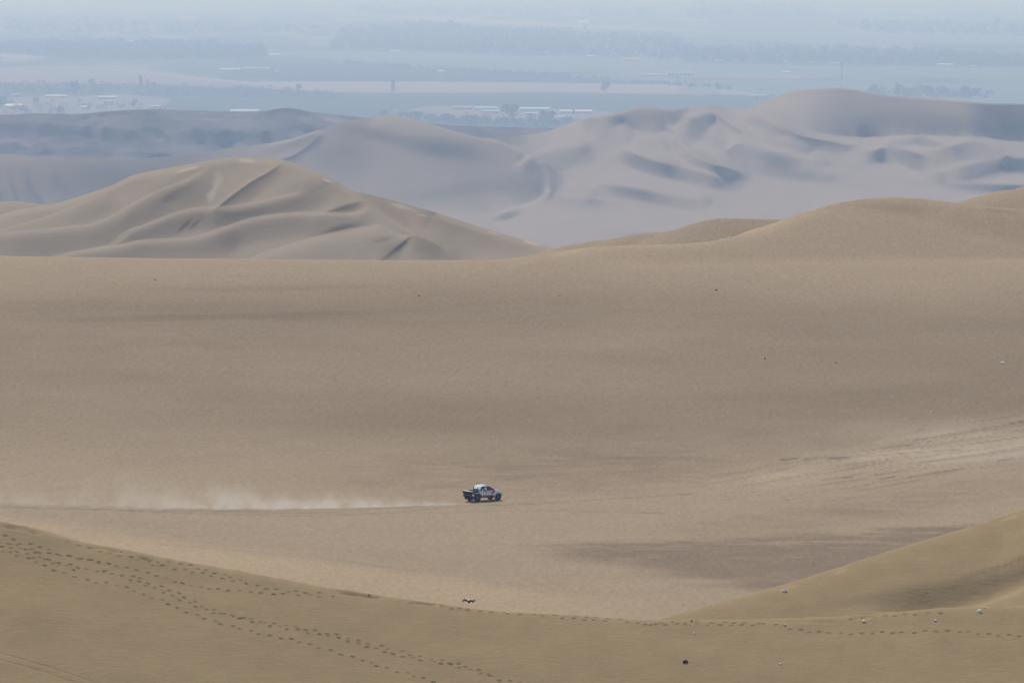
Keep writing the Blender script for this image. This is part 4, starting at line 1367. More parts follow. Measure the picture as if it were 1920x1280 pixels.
# ------------------------------------------------------------------ drone hovering over the crest
def make_drone(loc, rz, tilt):
    t = empty('quadcopter_drone', loc, rz)
    t.rotation_euler = (tilt, radians(-2), rz)
    tag(t, 'small dark quadcopter drone hovering above the footprint crest', 'drone')
    body = MB()
    prof = [(-.125, .015, .02), (-.11, .034, .034), (-.05, .047, .045), (.03, .050, .05), (.09, .042, .045), (.115, .02, .025)]
    n = 12
    vs, fs = [], []
    for x, w, h in prof:
        for k in range(n):
            a = 2 * pi * k / n
            vs.append((x, w * cos(a), h * sin(a) * (.8 if sin(a) > 0 else 1)))
    for i in range(len(prof) - 1):
        for k in range(n):
            fs.append((i * n + k, i * n + (k + 1) % n, (i + 1) * n + (k + 1) % n, (i + 1) * n + k))
    fs += [tuple(range(n)), tuple((len(prof) - 1) * n + k for k in range(n))]
    body.add(vs, fs).build('body', M['drone_grey'], t, 0, True)
    MB().prism([(-.09, .036), (.05, .040), (.07, .036), (.05, .052), (-.07, .048)], -.03, .03).build('battery_cover', M['drone_top'], t, .004)
    MB().tube((.09, 0, -.02), (.09, 0, -.062), .010).lathe([(.01, -.024), (.024, -.012), (.024, .012), (.01, .024)], 10, 'y', (.1, 0, -.066)).build('camera_gimbal', M['black_paint'], t)
    for sx in (-1, 1):
        for sy in (-1, 1):
            ex, ey, ez = sx * .125, sy * .165, .018 if sx < 0 else .006
            a = MB().tube((sx * .07, sy * .035, .01), (ex, ey, ez), .016, .012, 8).build('arm', M['black_paint'], t)
            MB().tube((ex, ey, ez - .035), (ex, ey, ez + .032), .018, .016, 10).build('motor', M['black_paint'], a)
            MB().tube((ex, ey, ez - .03), (ex + sx * .004, ey, ez - (.055 if sx > 0 else .068)), .011, .007, 6).build('foot', M['black_paint'], a)
            pb = MB()
            ang = random.uniform(0, pi)
            for q in (0, pi):
                c, s_ = cos(ang + q), sin(ang + q)
                z = ez + .035
                pb.add([(ex + c * .008 - s_ * .004, ey + s_ * .008 + c * .004, z), (ex + c * .04 - s_ * .012, ey + s_ * .04 + c * .012, z + .003), (ex + c * .105 - s_ * .005, ey + s_ * .105 + c * .005, z + .002),
                        (ex + c * .105 + s_ * .003, ey + s_ * .105 - c * .003, z), (ex + c * .04 + s_ * .008, ey + s_ * .04 - c * .008, z - .003), (ex + c * .008 + s_ * .004, ey + s_ * .008 - c * .004, z - .001)],
                       [(0, 1, 2, 3, 4, 5)])
            pb.build('propeller', M['black_paint'], a)
    return t


M['drone_grey'] = plain('dark grey shell', (.02, .02, .022), .45, 0, .1, 20, .4)
M['drone_top'] = plain('highlight grey cover', (.55, .55, .56), .35, 0, .05, 20, .5)  # pale tone paints the highlights on the drone's top
make_drone(at(879, 1126, 185), radians(78), radians(4))


# ------------------------------------------------------------------ stones
def stone_mesh(seed, mat, flat=.6):
    r = random.Random(seed)
    bm = bmesh.new()
    bmesh.ops.create_icosphere(bm, subdivisions=2, radius=.5)
    dirs = [(r.gauss(0, 1), r.gauss(0, 1), r.gauss(0, 1), r.uniform(.25, .42)) for _ in range(9)]
    for v in bm.verts:
        for a, b, c, d in dirs:
            L = sqrt(a * a + b * b + c * c)
            q = (v.co.x * a + v.co.y * b + v.co.z * c) / L
            if q > d:
                v.co.x -= a / L * (q - d)
                v.co.y -= b / L * (q - d)
                v.co.z -= c / L * (q - d)
        v.co.z *= flat
    me = bpy.data.meshes.new('stone')
    bm.to_mesh(me)
    bm.free()
    me.materials.append(mat)
    return me


stone_w = [stone_mesh(k, M['stone_white'], .65) for k in range(3)]
stone_d = [stone_mesh(10 + k, M['stone_dark'], .6) for k in range(3)]
STONES = [  # sheet, px, py, width px, white?, label
    (fore, 1620, 1164, 9, 1, 'large white stone beside the middle of the right crest'),
    (fore, 1836, 1145, 11, 1, 'largest white stone, lying near the right edge of the sand crest'),
    (fore, 1845, 1138, 5, 1, 'small white stone just behind the largest white stone'),
    (fore, 1754, 1162, 7, 1, 'white stone between the two larger white stones at the right'),
    (fore, 1471, 1109, 9, 1, 'long white stone on the face of the right sand ridge'),
    (fore, 1472, 1172, 5, 1, 'small white stone where the footprints bend downhill'),
    (fore, 1302, 1186, 5, 1, 'small white stone below the footprint line, above the black rock'),
    (fore, 1219, 1168, 6, 1, 'white stone lying in the footprint line left of the dark stone'),
    (fore, 951, 1148, 6, 1, 'white stone on the crest below and right of the drone'),
    (fore, 1463, 1243, 6, 1, 'white stone alone near the bottom of the sand face'),
    (fore, 227, 1032, 5, 1, 'small pale stone on the left crest above the footprints'),
    (fore, 1297, 1163, 6, 0, 'small dark stone on the crest above the footprint line'),
    (fore, 692, 1114, 4, 0, 'tiny dark stone on the crest left of the drone'),
    (basin, 969, 954, 5, 1, 'small white stone on the sand just right of the truck'),
    (basin, 1281, 1133, 3, 0, 'tiny dark stone in the bowl at the foot of the right ridge'),
    (basin, 1880, 681, 9, 1, 'white stone on the slope near the right edge'),
    (basin, 1567, 681, 5, 0, 'dark stone right of centre on the open slope'),
    (basin, 1434, 671, 5, 0, 'flat dark stone left of its neighbour on the open slope'),
    (basin, 1540, 676, 3, 0, 'tiny dark stone between the two dark stones on the slope'),
    (basin, 1049, 554, 4, 0, 'dark stone high on the slope right of the rim centre'),
    (basin, 786, 554, 5, 0, 'dark stone high on the slope left of the rim centre'),
    (basin, 291, 525, 4, 0, 'dark stone just below the rim at the left'),
    (basin, 1343, 545, 6, 0, 'flat dark stone below the rim at the right'),
    (basin, 1115, 636, 3, 1, 'tiny white stone on the open slope above the truck'),
    (basin, 1746, 771, 3, 1, 'tiny white stone above the churned sand at the right'),
    (basin, 1484, 933, 3, 1, 'tiny white stone in front of the churned sand'),
]
for k, (sh, px, py, w, wh, lab) in enumerate(STONES):
    x, y, z = sh.place(px, py)
    me = (stone_w if wh else stone_d)[k % 3]
    o = bpy.data.objects.new('stone', me)
    COL.objects.link(o)
    s = w * y / F * 1.05
    o.location = (x, y, z + .16 * s)
    o.rotation_euler = (0, 0, random.uniform(0, 6.2))
    o.scale = (s * (1.25 if 'long' in lab else 1), s * .85, s)
    tag(o, lab, 'stone', 'stones strewn on the sand')

x, y, z = fore.place(1285, 1240)
bk = MB()
rr = random.Random(5)
ring = []
for a in range(10):
    t_ = pi * a / 9
    ring.append((.185 * cos(t_), .19 * sin(t_) ** .8 + rr.uniform(-.01, .012)))
bk.prism([(p[0], p[1] - .02) for p in ring], -.10, .10)
o = bk.build('black_rock', M['scorched'], None, .03)
o.location = (x, y, z + .01)
o.rotation_euler = (0, 0, .15)
tag(o, 'squat black rock alone on the bottom sand face', 'rock')
hb = MB().lathe([(.02, .0), (.055, .012), (.075, .02), (.07, .03)], 10, 'y').build('pale_hollow', plain('worn grey rock', (.12, .115, .115), .8), o)
hb.location = (0, -.125, .085)
hb.scale = (1, 1, .6)

# ------------------------------------------------------------------ thin posts across the lower desert floor
M['post'] = plain('weathered post', (.05, .045, .045), .8)
pm_ = MB().tube((0, 0, -.3), (0, 0, 1.75), .11, .09, 7).box((0, 0, 1.78), (.16, .16, .07)).mesh('post', M['post'])
ORD = ['first', 'second', 'third', 'fourth', 'fifth', 'sixth', 'seventh', 'eighth', 'ninth', 'tenth', 'eleventh', 'twelfth', 'thirteenth']
for k, (px, py) in enumerate(((896, 412), (951, 412), (1006, 412), (1061, 412), (1116, 412), (1171, 412), (1213, 411), (1268, 411), (1323, 411), (1378, 411), (1433, 411), (1488, 411))):
    x, y, z = on_plane(px, py, -205)
    i, j = np.unravel_index(np.argmin((far.X - x) ** 2 + (far.Y - y) ** 2), far.X.shape)
    o = bpy.data.objects.new('post', pm_)
    COL.objects.link(o)
    o.location = (x, y, float(far.Z[i, j]))
    tag(o, ORD[k] + ' thin dark post from the left in the line across the grey desert floor', 'post', 'posts in a line across the desert floor')


# ------------------------------------------------------------------ trees
def leaf_mat(name, col):
    return plain(name, col, .7, 0, .35, .15, .15)


M['leaf'] = leaf_mat('dark foliage', (.03, .042, .026))
M['leaf_b'] = leaf_mat('mid foliage', (.045, .062, .035))
M['bark'] = plain('bark', (.12, .09, .07), .9)


def crown_mesh(lobes, nleaf, size, seed, mat, name='crown'):
    r = random.Random(seed)
    v, f = [], []
    for k in range(nleaf):
        cx, cy_, cz, rx, rz_ = r.choice(lobes)
        while True:
            a, b, c = r.uniform(-1, 1), r.uniform(-1, 1), r.uniform(-1, 1)
            d = a * a + b * b + c * c
            if .25 < d < 1:
                break
        p = (cx + a * rx, cy_ + b * rx, cz + c * rz_)
        s = size * r.uniform(.6, 1.3)
        u = (r.gauss(0, 1), r.gauss(0, 1), r.gauss(0, .6))
        w = (r.gauss(0, 1), r.gauss(0, 1), r.gauss(0, 1))
        lu, lw = sqrt(sum(q * q for q in u)), sqrt(sum(q * q for q in w))
        u = [q / lu * s for q in u]
        w = [q / lw * s * .7 for q in w]
        o = len(v)
        v += [tuple(p[i] - u[i] - w[i] for i in range(3)), tuple(p[i] + u[i] - w[i] for i in range(3)), tuple(p[i] + u[i] + w[i] for i in range(3)), tuple(p[i] - u[i] + w[i] for i in range(3))]
        f.append((o, o + 1, o + 2, o + 3))
    me = bpy.data.meshes.new(name)
    me.from_pydata(v, [], f)
    me.materials.append(mat)
    return me


def trunk_mesh(h, r, limbs, seed):
    rn = random.Random(seed)
    b = MB().tube((0, 0, -.02), (0, 0, h * .55), r, r * .7, 8).tube((0, 0, h * .55), (0.01, 0, h * .85), r * .7, r * .25, 7)
    for k in range(limbs):
        a = rn.uniform(0, 6.28)
        z = h * rn.uniform(.3, .6)
        b.tube((0, 0, z), (cos(a) * .22, sin(a) * .22, z + .2), r * .4, r * .12, 5)
    return b.mesh('trunk', M['bark'])


def rl(n, seed, R, zc, zr, r0, r1):
    q = random.Random(seed)
    return [(q.uniform(-R, R), q.uniform(-R, R), zc + q.uniform(-zr, zr), q.uniform(r0, r1), q.uniform(r0, r1)) for _ in range(n)]


# unit trees: one high
PROTO = {
    'broad': (crown_mesh(rl(9, 1, .33, .58, .22, .16, .3), 620, .05, 2, M['leaf']), trunk_mesh(.8, .035, 5, 1)),
    'round': (crown_mesh(rl(8, 3, .20, .58, .25, .14, .24), 520, .045, 4, M['leaf']), trunk_mesh(.8, .03, 4, 2)),
    'column': (crown_mesh([(0, 0, .2 + .1 * k, .17 - .012 * abs(k - 3), .14) for k in range(8)], 420, .04, 5, M['leaf']), trunk_mesh(.8, .03, 3, 3)),
    'wide': (crown_mesh(rl(12, 6, .75, .48, .2, .2, .36), 800, .06, 7, M['leaf_b']), trunk_mesh(.7, .04, 6, 4)),
}


def tree(px, row, hpx, kind, label, wide=1.0, group='lone trees standing in the valley'):
    x, y, z = on_plane(px, row, VZ)
    h = hpx * y / F
    t = empty('tree', (x, y, VZ), random.uniform(0, 6), h)
    t.scale = (h * wide, h * wide, h)
    for nm, me in (('crown', PROTO[kind][0]), ('trunk', PROTO[kind][1])):
        c = bpy.data.objects.new(nm, me)
        COL.objects.link(c)
        c.parent = t
    return tag(t, label, 'tree', group)


tree(737, 174, 22, 'column', 'slim lone tree at the left part of the bare brown field', 1.15)
tree(1135, 175, 22, 'round', 'rounded lone tree at the right part of the bare brown field', 1.0)
tree(560, 171, 15, 'round', 'small lone tree where the dirt road meets the brown field')
tree(958, 224, 30, 'broad', 'largest tree, standing among the sheds behind the dunes', 1.1)
tree(1028, 236, 30, 'broad', 'big tree just right of the largest tree behind the dunes', 1.0)
tree(1066, 236, 20, 'round', 'smaller tree at the edge of the right dune', 1.1)
tree(140, 184, 36, 'round', 'tallest tree rising from the dark orchard at the left', .7)
tree(174, 163, 17, 'wide', 'wide low tree on the brown field at the left', .6)
tree(264, 162, 20, 'column', 'dark slim tree at the end of the orchard at the left', 1.2)
tree(277, 165, 16, 'column', 'slim tree second in the short row by the orchard')
tree(290, 167, 14, 'column', 'shorter tree third in the short row by the orchard', 1.2)
tree(252, 205, 20, 'round', 'tree beside the white sheds above the stony hills', .9)
tree(82, 160, 10, 'round', 'small round bush tree on the brown field at far left', 1.2)
tree(125, 162, 8, 'wide', 'low bush tree left of the tallest orchard tree')
tree(68, 195, 14, 'wide', 'low spreading tree in the village at the left edge', .6)
tree(5, 205, 26, 'round', 'tree cut by the left edge of the picture', .9)
tree(45, 212, 16, 'wide', 'broad tree in the village right of the edge tree', .7)
tree(112, 214, 18, 'wide', 'broad tree in the village below the tallest tree', .6)
tree(1682, 172, 17, 'column', 'tall slim tree behind the tall right dune', 1.3)
tree(1742, 180, 20, 'broad', 'bushy tree in the middle behind the tall right dune', .9)
tree(1812, 184, 24, 'broad', 'left tree of the clump behind the right end of the dune', .8)
tree(1832, 184, 20, 'broad', 'right tree of the clump behind the right end of the dune', .9)
tree(1640, 178, 20, 'wide', 'spreading tree left of the tall slim tree behind the dune', .7)
tree(785, 222, 16, 'wide', 'low tree above the top of the big grey dune', .7)
tree(720, 217, 12, 'wide', 'low bush tree left of the grey dune top', .7)
tree(845, 232, 20, 'wide', 'wide bushy tree left of the largest tree', .7)
tree(1075, 216, 12, 'column', 'small slim tree behind the sheds', 1.2)
tree(813, 139, 9, 'round', 'small tree beside the tiny white farmhouse', 1.2)
tree(1390, 118, 14, 'round', 'tree at the near edge of the right wood', 1.2)


# ---- far woods and tree lines: masses one cannot count
def wood(name, label, poly, n, hpx0, hpx1, seed, mat='leaf', leaf=26):
    r = random.Random(seed)
    pts = [on_plane(a, b, VZ)[:2] for a, b in poly]
    xs, ys = [p[0] for p in pts], [p[1] for p in pts]

    def inside(x, y):
        c = False
        for k in range(len(pts)):
            (x1, y1), (x2, y2) = pts[k], pts[k - 1]
            if (y1 > y) != (y2 > y) and x < (x2 - x1) * (y - y1) / (y2 - y1) + x1:
                c = not c
        return c
    v, f = [], []
    cnt = 0
    while cnt < n:
        x, y = r.uniform(min(xs), max(xs)), r.uniform(min(ys), max(ys))
        if not inside(x, y):
            continue
        cnt += 1
        h = r.uniform(hpx0, hpx1) * y / F * r.choice((.7, .9, 1, 1.25))
        w = h * r.uniform(.45, .9)
        for k in range(leaf):
            a, c = r.uniform(0, 6.283), r.random()
            zz = h * (.12 + .85 * c)
            rad = w * sqrt(max(.05, 1 - (2 * c - .8) ** 2 * .8)) * r.uniform(.3, 1)
            p = (x + cos(a) * rad, y + sin(a) * rad, VZ + zz)
            s = h * r.uniform(.10, .2)
            u = (r.gauss(0, 1) * s, r.gauss(0, 1) * s * .5, r.gauss(0, .5) * s)
            q = (r.gauss(0, .4) * s, r.gauss(0, .4) * s, r.uniform(.5, 1) * s)
            o = len(v)
            v += [(p[0] - u[0], p[1] - u[1], p[2] - u[2]), (p[0] + u[0], p[1] + u[1], p[2] + u[2]), (p[0] + q[0], p[1] + q[1], p[2] + q[2])]
            f.append((o, o + 1, o + 2))
    me = bpy.data.meshes.new(name)
    me.from_pydata(v, [], f)
    me.materials.append(M[mat])
    o = bpy.data.objects.new(name, me)
    COL.objects.link(o)
    return tag(o, label, None, None, 'stuff')


wood('wood', 'dark bluish wood at the left of the valley', [(-60, 88), (300, 86), (498, 92), (498, 111), (380, 113), (140, 112), (80, 106), (-60, 98)], 1700, 9, 14, 1)
wood('wood', 'hazy wood behind the pale green field in the middle', [(640, 62), (800, 50), (960, 62), (1080, 66), (1090, 101), (1000, 105), (800, 98), (620, 94)], 1500, 8, 13, 2)
wood('wood', 'wood with house roofs right of the middle wood', [(1090, 70), (1280, 76), (1290, 117), (1180, 110), (1090, 104)], 420, 7, 12, 3)
wood('wood', 'long wood across the right side of the valley', [(1280, 96), (1500, 98), (1720, 100), (1960, 112), (1960, 127), (1700, 124), (1400, 119), (1280, 117)], 1100, 8, 14, 4)
wood('tree_line', 'diagonal line of trees along the dark green wedge', [(640, 118), (800, 129), (1000, 141), (1280, 160), (1275, 162), (1000, 144), (640, 121)], 330, 5, 8, 5)
wood('tree_line', 'tree line along the far edge of the right field', [(1270, 160), (1370, 167), (1370, 172), (1270, 164)], 40, 6, 9, 15)
wood('orchard', 'rows of dark orchard trees at the left', [(-40, 158), (300, 162), (470, 167), (640, 175), (640, 188), (300, 180), (-40, 174)], 420, 5, 8, 6)
wood('scrub', 'green scrub at the foot of the sheds behind the dunes', [(740, 224), (880, 226), (1070, 232), (1060, 239), (880, 236), (760, 230)], 170, 8, 14, 7, 'leaf_b')
wood('scrub', 'bushes round the village at the left edge', [(0, 196), (120, 196), (330, 205), (320, 214), (0, 219)], 70, 6, 11, 8, 'leaf_b')
wood('wood', 'grove of trees behind the tall right dune', [(1620, 176), (1720, 172), (1860, 178), (1860, 188), (1720, 188), (1630, 184)], 110, 9, 15, 9)
wood('wood', 'faint wood near the top of the picture at the right', [(1290, 14), (1500, 12), (1560, 34), (1400, 40), (1280, 36)], 420, 6, 10, 10)
wood('wood', 'faint wood near the top of the picture at the left', [(-60, 40), (300, 42), (620, 50), (600, 66), (200, 64), (-60, 60)], 620, 5, 9, 11)
wood('wood', 'faint wood at the top right corner', [(1560, 44), (1960, 46), (1960, 70), (1700, 66), (1600, 60)], 420, 6, 10, 12)
wood('wood', 'faint trees in the middle of the far haze', [(640, 14), (1200, 18), (1240, 32), (700, 30)], 420, 5, 8, 13)

# ------------------------------------------------------------------ buildings
M['wall_white'] = plain('whitewashed wall', (.42, .41, .40), .8, 0, .06, .3)
M['wall_tan'] = plain('adobe wall', (.42, .33, .27), .9, 0, .1, .3)
M['roof_tin'] = plain('pale tin roof', (.29, .30, .32), .5, 0, .1, .2)
M['roof_blue'] = plain('blue tin roof', (.16, .36, .50), .5, 0, .1, .2)
M['roof_rust'] = plain('reddish roof', (.33, .17, .13), .8, 0, .15, .3)
M['opening'] = plain('dark opening', (.03, .03, .035), .8)


def building(px0, px1, row, hpx, wall, roof, label, gable=False, wins=0, depth=None, group='buildings in the valley'):
    x0, y, _ = on_plane(px0, row, VZ)
    x1 = on_plane(px1, row, VZ)[0]
    L = x1 - x0
    h = hpx * y / F
    D = depth or min(30, max(8, L * .6))
    t = empty('building', ((x0 + x1) / 2, y + D / 2, VZ))
    wh = h * (.72 if gable else .9)
    MB().box((0, 0, wh / 2 - .3), (L, D, wh + .6)).build('wall', M[wall], t)
    if gable:
        w, e = D / 2 + .5, L / 2 + .5
        MB().add([(-e, -w, wh), (e, -w, wh), (e, w, wh), (-e, w, wh), (-e, 0, h * 1.1), (e, 0, h * 1.1)], [(0, 1, 5, 4), (2, 3, 4, 5), (0, 4, 3), (1, 2, 5), (0, 3, 2, 1)]).build('roof', M[roof], t)
    else:
        MB().add([(-L / 2 - .4, -D / 2 - .4, wh), (L / 2 + .4, -D / 2 - .4, wh), (L / 2 + .4, D / 2 + .4, wh + D * .06), (-L / 2 - .4, D / 2 + .4, wh + D * .06),
                  (-L / 2 - .4, -D / 2 - .4, wh + .5), (L / 2 + .4, -D / 2 - .4, wh + .5), (L / 2 + .4, D / 2 + .4, wh + .5 + D * .06), (-L / 2 - .4, D / 2 + .4, wh + .5 + D * .06)],
                 [(0, 3, 2, 1), (4, 5, 6, 7), (0, 1, 5, 4), (1, 2, 6, 5), (2, 3, 7, 6), (3, 0, 4, 7)]).build('roof', M[roof], t)
    for k in range(wins):
        wx = -L / 2 + L * (k + .5) / wins
        MB().box((wx, -D / 2 - .03, wh * .52), (L / wins * .5, .14, wh * .42)).build('window', M['opening'], t)
    MB().box((L * .31, -D / 2 - .05, min(1.3, wh * .4)), (min(3, L * .16), .16, min(2.6, wh * .8))).build('door', M['opening'], t)
    return tag(t, label, 'building', group)


building(1252, 1302, 143, 7, 'wall_white', 'roof_tin', 'long white barn with a row of dark windows in the brown yard', wins=7, depth=16)
building(1200, 1250, 143, 3, 'wall_white', 'roof_tin', 'low pale shed joined to the left of the windowed barn', depth=12)
building(455, 505, 131, 3.5, 'wall_white', 'roof_tin', 'long thin white shed at the left of the valley', depth=14)
building(412, 450, 133, 3, 'wall_tan', 'roof_tin', 'low pale shed left of the long thin white shed')
building(516, 524, 136, 3, 'wall_white', 'roof_tin', 'tiny white hut right of the long thin white shed')
building(506, 524, 106, 5, 'wall_white', 'roof_tin', 'white house at the right end of the left wood', True)
building(232, 258, 81, 4, 'wall_white', 'roof_tin', 'white building behind the left wood')
building(820, 833, 138, 6, 'wall_white', 'roof_tin', 'tiny white farmhouse on the diagonal tree line', True)
building(1468, 1482, 139, 5, 'wall_white', 'roof_tin', 'white hut at the end of the brown yard strip', True)
building(1416, 1428, 169, 5, 'wall_white', 'roof_tin', 'single white hut in the green field behind the dune')
building(1405, 1424, 185, 6, 'wall_tan', 'roof_tin', 'tan house at the left foot of the tall dune')
building(1424, 1440, 186, 8, 'wall_white', 'roof_tin', 'white house at the left foot of the tall dune')
building(1440, 1452, 183, 7, 'wall_tan', 'roof_rust', 'reddish roofed house nearest the tall dune')
building(278, 306, 206, 7, 'wall_white', 'roof_tin', 'white shed right behind the stony hills')
building(10, 40, 205, 9, 'wall_white', 'roof_tin', 'white roofed house at the left edge of the village', True)
building(85, 125, 184, 4, 'wall_white', 'roof_tin', 'long low white shed below the orchard at the left')
building(183, 218, 187, 5, 'wall_tan', 'roof_tin', 'tan shed with pale roof in the village')
building(153, 164, 206, 7, 'wall_white', 'roof_tin', 'small white hut in the middle of the village', True)
building(195, 212, 198, 9, 'wall_tan', 'roof_rust', 'reddish house under the tan shed in the village')
building(222, 232, 203, 8, 'wall_white', 'roof_blue', 'bluish roofed house left of the village tree')
building(100, 118, 208, 8, 'wall_tan', 'roof_tin', 'tan house near the broad village tree')
building(20, 38, 181, 4, 'wall_white', 'roof_tin', 'pale hut above the village at the left edge')
building(432, 485, 213, 5, 'wall_white', 'roof_tin', 'low pale shed just behind the dark knoll of the stony hills')
building(890, 932, 208, 6, 'wall_white', 'roof_blue', 'blue roofed shed left of the largest tree')
building(975, 1030, 210, 6, 'wall_white', 'roof_blue', 'long blue roofed shed right of the largest tree')
building(850, 885, 207, 6, 'wall_tan', 'roof_rust', 'reddish shed left of the blue roofed shed')
building(905, 938, 214, 6, 'wall_tan', 'roof_tin', 'tan shed in front of the blue roofed shed')
building(985, 1008, 219, 7, 'wall_white', 'roof_tin', 'white shed between the two big trees')
building(1050, 1110, 214, 5, 'wall_white', 'roof_tin', 'long white shed right of the big trees')
building(1045, 1072, 226, 7, 'wall_white', 'roof_tin', 'white house beside the smaller tree near the dune')
building(738, 746, 213, 6, 'wall_tan', 'roof_tin', 'tiny tan hut above the top of the big grey dune')
building(802, 808, 224, 6, 'wall_white', 'roof_tin', 'tiny white hut right of the low tree above the dune')
building(1000, 1012, 101, 6, 'wall_white', 'roof_tin', 'white house at the right end of the middle wood')
building(1018, 1036, 103, 6, 'wall_tan', 'roof_rust', 'reddish house right of the white house by the middle wood')
building(1100, 1112, 109, 5, 'wall_white', 'roof_tin', 'white house before the right of the middle wood', True)
building(1135, 1152, 106, 4, 'wall_white', 'roof_tin', 'pale low house among trees right of the middle wood')
building(1168, 1200, 115, 4, 'wall_tan', 'roof_rust', 'row of reddish roofs at the edge of the pale green field')
building(730, 750, 98, 3, 'wall_white', 'roof_tin', 'small white shed in front of the middle wood at its left')
building(1340, 1356, 118, 5, 'wall_white', 'roof_tin', 'white house at the near edge of the right wood')
building(1468, 1478, 119, 4, 'wall_white', 'roof_tin', 'small white house in the middle of the right wood edge')
building(1515, 1528, 120, 4, 'wall_white', 'roof_tin', 'white house right of centre on the right wood edge')
building(1555, 1574, 122, 4, 'wall_white', 'roof_tin', 'white house just left of the lattice mast')
building(1758, 1790, 126, 5, 'wall_white', 'roof_tin', 'white farm at the right side of the long wood')
building(1820, 1832, 127, 4, 'wall_white', 'roof_tin', 'small white house right of the white farm')
building(1762, 1782, 180, 4, 'wall_white', 'roof_tin', 'white shed between the trees behind the right dune')

# white hives or sacks set out along the near edge of the brown field
bx = MB().box((0, 0, .9), (2.0, 1.8, 1.8)).box((0, 0, 1.9), (2.2, 2.0, .25)).mesh('white_crate', M['wall_white'])
for k, px in enumerate((925, 932, 940, 948, 958, 967, 976, 985, 995, 1004, 1013, 1031, 1058)):
    x, y, z = on_plane(px, 166.5 + k * .65, VZ)
    o = bpy.data.objects.new('white_crate', bx)
    COL.objects.link(o)
    o.location = (x, y, VZ + .9)
    tag(o, ORD[k] + ' white crate from the left in the line along the bare brown field', 'crate', 'white crates along the brown field')

# ------------------------------------------------------------------ lattice mast and water tower
x, y, z = on_plane(1578, 172, VZ)
mt = empty('radio_mast', (x, y, VZ))
tag(mt, 'tall red and white lattice mast rising behind the dune', 'radio mast')
M['mast_red'] = plain('mast red', (.40, .07, .06), .6)
H = (172 - 86) * y / F
seg = 8
for k in range(seg):
    z0, z1 = H * k / seg, H * (k + 1) / seg
    w0, w1 = 1.9 - 1.3 * k / seg, 1.9 - 1.3 * (k + 1) / seg
    b = MB()
    c0 = [(w0 * cos(a), w0 * sin(a), z0) for a in (.5, 2.594, 4.689)]
    c1 = [(w1 * cos(a), w1 * sin(a), z1) for a in (.5, 2.594, 4.689)]
    for q in range(3):
        b.tube(c0[q], c1[q], .34, .32, 6)
        b.tube(c0[q], c1[(q + 1) % 3], .2, .2, 5)
        b.tube(c1[q], c1[(q + 1) % 3], .2, .2, 5)
    b.build('mast_section', M['mast_red'] if k % 2 == 0 else M['wall_white'], mt)
MB().tube((0, 0, H), (0, 0, H + 4), .12, .05, 6).build('antenna', M['post'], mt)
b = MB()
for a in (0, 2.1, 4.2):
    b.box((1.1 * cos(a), 1.1 * sin(a), H - 1.5), (.5, .5, 3.2), (0, 0, a))
b.build('panel_antennas', M['post'], mt)

x, y, z = on_plane(957, 82, VZ)
wt = empty('water_tower', (x, y, VZ))
tag(wt, 'small white water tower on pinkish legs above the middle wood', 'water tower')
H = 26 * y / F
MB().lathe([(.5, H * 1.02), (2.6, H * .98), (2.9, H * .80), (2.2, H * .74), (.5, H * .72)], 16, 'z').build('tank', M['wall_white'], wt)
for a in range(4):
    t_ = a * pi / 2 + .6
    MB().tube((2.6 * cos(t_), 2.6 * sin(t_), -.3), (2.0 * cos(t_), 2.0 * sin(t_), H * .76), .35, .3, 6).build('leg', M['wall_tan'], wt)
MB().tube((0, 0, -.2), (0, 0, H * .75), .45, .45, 8).build('pipe', M['wall_tan'], wt)


# ------------------------------------------------------------------ smoke and dust
def math_node(n, op, a, b=None):
    q = n.nodes.new('ShaderNodeMath')
    q.operation = op
    for k, s in enumerate((a, b)):
        if s is None:
            continue
        if hasattr(s, 'links'):
            n.links.new(s, q.inputs[k])
        else:
            q.inputs[k].default_value = s
    return q.outputs[0]


def ramp(n, v, a, b, lo, hi):
    q = n.nodes.new('ShaderNodeMapRange')
    q.interpolation_type = 'SMOOTHSTEP'
    for s, val in (('From Min', a), ('From Max', b), ('To Min', lo), ('To Max', hi)):
        if hasattr(val, 'links'):
            n.links.new(val, q.inputs[s])
        else:
            q.inputs[s].default_value = val
    n.links.new(v, q.inputs['Value'])
    return q.outputs[0]


def noise_node(n, vec, scale, detail=4):
    q = n.nodes.new('ShaderNodeTexNoise')
    q.inputs['Scale'].default_value = scale
    q.inputs['Detail'].default_value = detail
    n.links.new(vec, q.inputs['Vector'])
    return q.outputs['Fac']


def dust_box(name, label, loc, size, build, col=(.92, .77, .58), aniso=0.0):
    me = box_mesh(name, (-size[0] / 2, -size[1] / 2, 0), (size[0] / 2, size[1] / 2, size[2]))
    o = bpy.data.objects.new(name, me)
    COL.objects.link(o)
    o.location = loc
    m, n, pv = vol_mat(name + ' particles', col, 0.0, aniso)
    tc = n.nodes.new('ShaderNodeTexCoord')
    sep = n.nodes.new('ShaderNodeSeparateXYZ')
    n.links.new(tc.outputs['Object'], sep.inputs[0])
    d = build(n, tc.outputs['Object'], *sep.outputs)
    n.links.new(d, pv.inputs['Density'])
    me.materials.append(m)
    tag(o, label, None, None, 'stuff')
    return o


# dust trail: from the rear wheels to beyond the left edge of the picture
tail = basin.place(874, 940)
TL = 75.0


